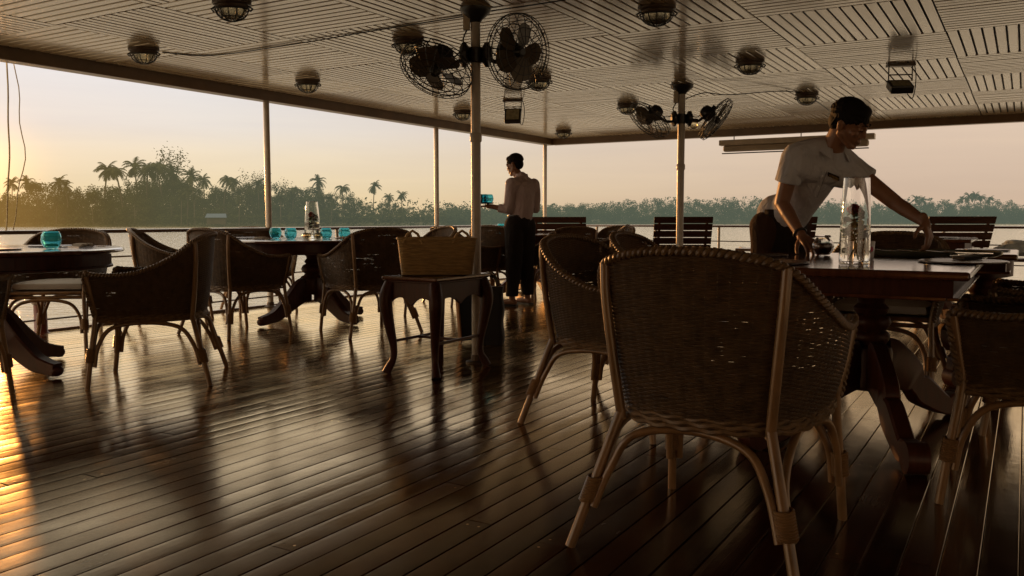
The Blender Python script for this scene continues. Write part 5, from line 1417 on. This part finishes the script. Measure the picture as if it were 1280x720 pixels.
    bd_ = patch(1034.5, 217, 1049, 223, 2.6, 'name_badge', M['badge'], .004)
    for i in range(7):
        x_ = 1036 + i*1.75; y_ = 217.6 + (x_-1034.5)*.41
        o = patch(x_, y_, x_+.95, y_+.35, 1.15 + .35*(i % 2), 'badge_letter', M['gold'], .0062)
    for i in range(4): patch(1040+i*1.9, 222.6+i*.8, 1041.3+i*1.9, 223.2+i*.8, .55, 'badge_letter', M['gold'], .005)
    # trousers
    t = MB(); cap(t, pelv + Vector((-.06,0,-.02)), pelv + Vector((.06,.03,-.02)), .112, .112, 20); cap(t, pelv + Vector((-.02,0,.05)), pelv + Vector((.03,0,.05)), .108, .108, 20)
    for h, kn, an in feet: cap(t, h, kn, .095, .078, 18); t.tube([kn + Vector((0,0,.05)), kn, an + Vector((0,0,.05)), an + Vector((0,0,.0))], [.08,.082,.072,.07], 18)
    remesh(t, 'trousers', M['sarong'], root, .008, 3, .5, post=lambda v: fold(v, 1.0, 8))
    # apron tied at the waist
    t = MB(); A = frame(Vector((.35,-.9,0)), (0,0,1)); n0 = len(t.v)
    for i in range(13):
        a = R(-75+150*i/12)
        for z in (.085, .04, -.1, -.3, -.45):
            d = A @ Vector((math.sin(a), math.cos(a), 0)); t.v.append(tuple(pelv + Vector((.0,0,0)) + d*(.148 + .012*math.sin(i*1.9)*(1 if z < 0 else 0)) + Vector((0,0,z))))
    for i in range(12):
        for j in range(4): q = n0+i*5+j; t.f.append((q, q+5, q+6, q+1))
    ap = t.build('apron', M['trouser'], root, smooth=True); ap.modifiers.new('Solid', 'SOLIDIFY').thickness = .004
    w = MB(); d = (rw-rel).normalized(); x = d.orthogonal().normalized(); y = d.cross(x); c0 = rw - d*.025
    w.tube([c0 + (x*math.cos(k*PI/10) + y*math.sin(k*PI/10))*.030 for k in range(20)], .0075, 8, closed=True); w.build('wristwatch', M['motor'], root, smooth=True)
    for i, (h, kn, an) in enumerate(feet):
        s = MB(); n0 = 0
        s.tube([an + Vector((-.008,.05,-.055)), an + Vector((.015,-.05,-.055)), an + Vector((.055,-.19,-.055))], [.045,.048,.045], 14)
        for q in range(len(s.v)): v = s.v[q]; s.v[q] = (v[0], v[1], max(.002, min(.045, v[2])))
        s.build('shoe', M['motor'], root, smooth=True)
waiter_leaning()

# ---------------- waiter standing with a tray of glasses
def waiter_standing():
    base = Vector((.055, 9.42, 0)); root = empty('person', base, 0, 'waiter in pale pink shirt and dark trousers, standing back toward us with teal glasses', 'person')
    T = lambda p: Vector(p) - base
    fd = Vector((-.62, .78, 0)); ld = Vector((-.78, -.62, 0))   # forward, his left
    pelv = T((.085, 9.42, .90)); sh = T((.115, 9.44, 1.335)); nb = sh + fd*.015 + Vector((0,0,.075)); hc = nb + fd*.065 + Vector((-.035,0,.135))
    ls = sh + ld*.165; rs = sh - ld*.165
    lel = ls + Vector((-.02,-.02,-.28)) + fd*.01; lw = lel + fd*.11 + Vector((-.13,-.06,.0)); lw.z = lel.z + .035
    rel = rs + Vector((.02,0,-.27)); rw = rel + fd*.18 + ld*.06 + Vector((0,0,.02))
    Fm = frame(Vector((-.86,.46,-.30)), (0,0,1))
    b = MB()
    cap(b, pelv, lerp(pelv, sh, .5), .115, .11, 20); cap(b, lerp(pelv, sh, .45), lerp(pelv, sh, .85), .11, .125, 20)
    cap(b, ls, rs, .06, .06, 16); cap(b, nb - Vector((0,0,.05)), hc - Vector((0,0,.05)), .055, .05); W = head(b, hc, Fm, .95)
    for a, e, w in ((ls, lel, lw), (rs, rel, rw)): cap(b, a, e, .048, .038); cap(b, e, w, .038, .024)
    hand(b, lw, Vector((-.75,.25,.0)), (0,0,-1), -1, [(-.05,.25,.2)]*4, .15, 1.0, .3)
    hand(b, rw, fd, (0,0,1), -1, [(.2,.4,.3)]*4, .1)
    feet = []
    for s_ in (1, -1):
        h = pelv + ld*s_*.085 + Vector((0,0,-.02)); kn = h*1 + Vector((.0,.0,0)); kn.z = .48; an = Vector((h.x + (-.02 if s_ > 0 else .02), h.y + (-.05 if s_ > 0 else .04), .09)); fo = Vector((-.80,.35,0)) if s_ > 0 else fd
        cap(b, h, kn, .08, .055); cap(b, kn, an, .052, .036)
        cap(b, an + Vector((0,0,-.035)), an + fo*.155 + Vector((0,0,-.055)), .036, .028); cap(b, an - fo*.03 + Vector((0,0,-.045)), an + Vector((0,0,-.03)), .034, .036)
        for k in range(5):
            sd = fo.cross(Vector((0,0,1))); p = an + fo*.165 + sd*(-.034+.017*k) + Vector((0,0,-.064)); cap(b, p, p + fo*(.035-.004*k), .011, .009, 8)
        feet.append((h, kn, an, fo))
    remesh(b, 'body', M['skin'], root, .006, 3, .5)
    hairdo(root, hc, Fm, .95, 9)
    s = MB()
    cap(s, lerp(pelv, sh, .16), lerp(pelv, sh, .5), .132, .145, 22); cap(s, lerp(pelv, sh, .45), lerp(pelv, sh, .80), .142, .142, 22); cap(s, ls - ld*.03 + Vector((0,0,-.03)), rs + ld*.03 + Vector((0,0,-.03)), .078, .078, 18)
    cap(s, ls - ld*.04, nb - Vector((0,0,.02)), .055, .055); cap(s, rs + ld*.04, nb - Vector((0,0,.02)), .055, .055); cap(s, nb - Vector((0,0,.06)), nb + Vector((0,0,.002)), .075, .058)
    for a, e, w in ((ls, lel, lw), (rs, rel, rw)):
        cap(s, a, e, .066, .054, 16); q = lerp(e, w, .55); s.tube([e, lerp(e, q, .5), q], [.052,.050,.046], 16)
    cap(s, pelv + Vector((0,0,.07)), pelv + Vector((0,0,.09)), .126, .13, 22)
    remesh(s, 'shirt', M['shirt_pink'], root, .007, 4, .5, post=lambda v: fold(v, 1.6, 8))
    c = MB()
    for k, (r0, z0) in enumerate(((.058,.035),(.066,.035),(.074,.004),(.070,.002))): c.v += [tuple(nb + Vector((r0*math.cos(2*PI*q/22), r0*math.sin(2*PI*q/22), z0))) for q in range(22)]
    for k in range(3):
        for q in range(22): c.f.append((k*22+q, k*22+(q+1) % 22, (k+1)*22+(q+1) % 22, (k+1)*22+q))
    c.build('collar', M['shirt_pink'], root, smooth=True)
    t = MB(); cap(t, pelv + ld*.045 + Vector((0,0,-.01)), pelv - ld*.045 + Vector((0,0,-.01)), .122, .122, 20); t.tube([pelv + Vector((0,0,-.05)), pelv + Vector((0,0,.06)), pelv + Vector((0,0,.085))], [.13,.13,.128], 22)
    for h, kn, an, fo in feet: cap(t, h, kn, .112, .088, 18); t.tube([kn + Vector((0,0,.05)), kn, an + Vector((0,0,.06)), an + Vector((0,0,.02))], [.088,.09,.074,.072], 18)
    remesh(t, 'trousers', M['trouser'], root, .009, 3, .5, post=lambda v: fold(v, 1.2, 7))
    t = MB(); t.tube([pelv + Vector((.134*math.cos(2*PI*k/28), .128*math.sin(2*PI*k/28), .088)) for k in range(28)], .012, 6, closed=True, flat=.4); t.build('belt', M['motor'], root, smooth=True)
    for h, kn, an, fo in feet:
        s = MB(); a = an - fo*.07; e_ = an + fo*.21; s.tube([Vector((a.x,a.y,.01)), Vector((an.x,an.y,.01)), Vector((e_.x,e_.y,.01))], [.035,.042,.044], 14)
        for q in range(len(s.v)): v = s.v[q]; s.v[q] = (v[0], v[1], max(.001, min(.022, v[2])))
        s.tube([an + fo*.02 + fo.cross(Vector((0,0,1)))*.036 + Vector((0,0,-.06)), an + fo*.09 + Vector((0,0,-.022)), an + fo*.13 + Vector((0,0,-.045))], .006, 6)
        s.build('sandal', M['motor'], root, smooth=True)
    # what he carries
    hp = base + lw
    p = hp + Vector((-.075,.02,.027))
    tr = empty('round_tray', p, 0, 'small round tray balanced on the left hand of the standing waiter', 'tray')
    t = MB(); t.lathe([(.01,0),(.105,0),(.118,.012),(.115,.014),(.10,.004),(.01,.004)], 32); t.build('tray_body', M['mat_'], tr)
    for k, (dx, dy) in enumerate(((-.058,-.02),(.005,-.055),(.058,.0),(-.02,.055))):
        tumbler(p.x+dx, p.y+dy, p.z+.0045, 'teal glass on the small tray carried by the standing waiter', 'teal glasses on the carried tray', .98)
waiter_standing()
# drop the template names: every prototype has been placed
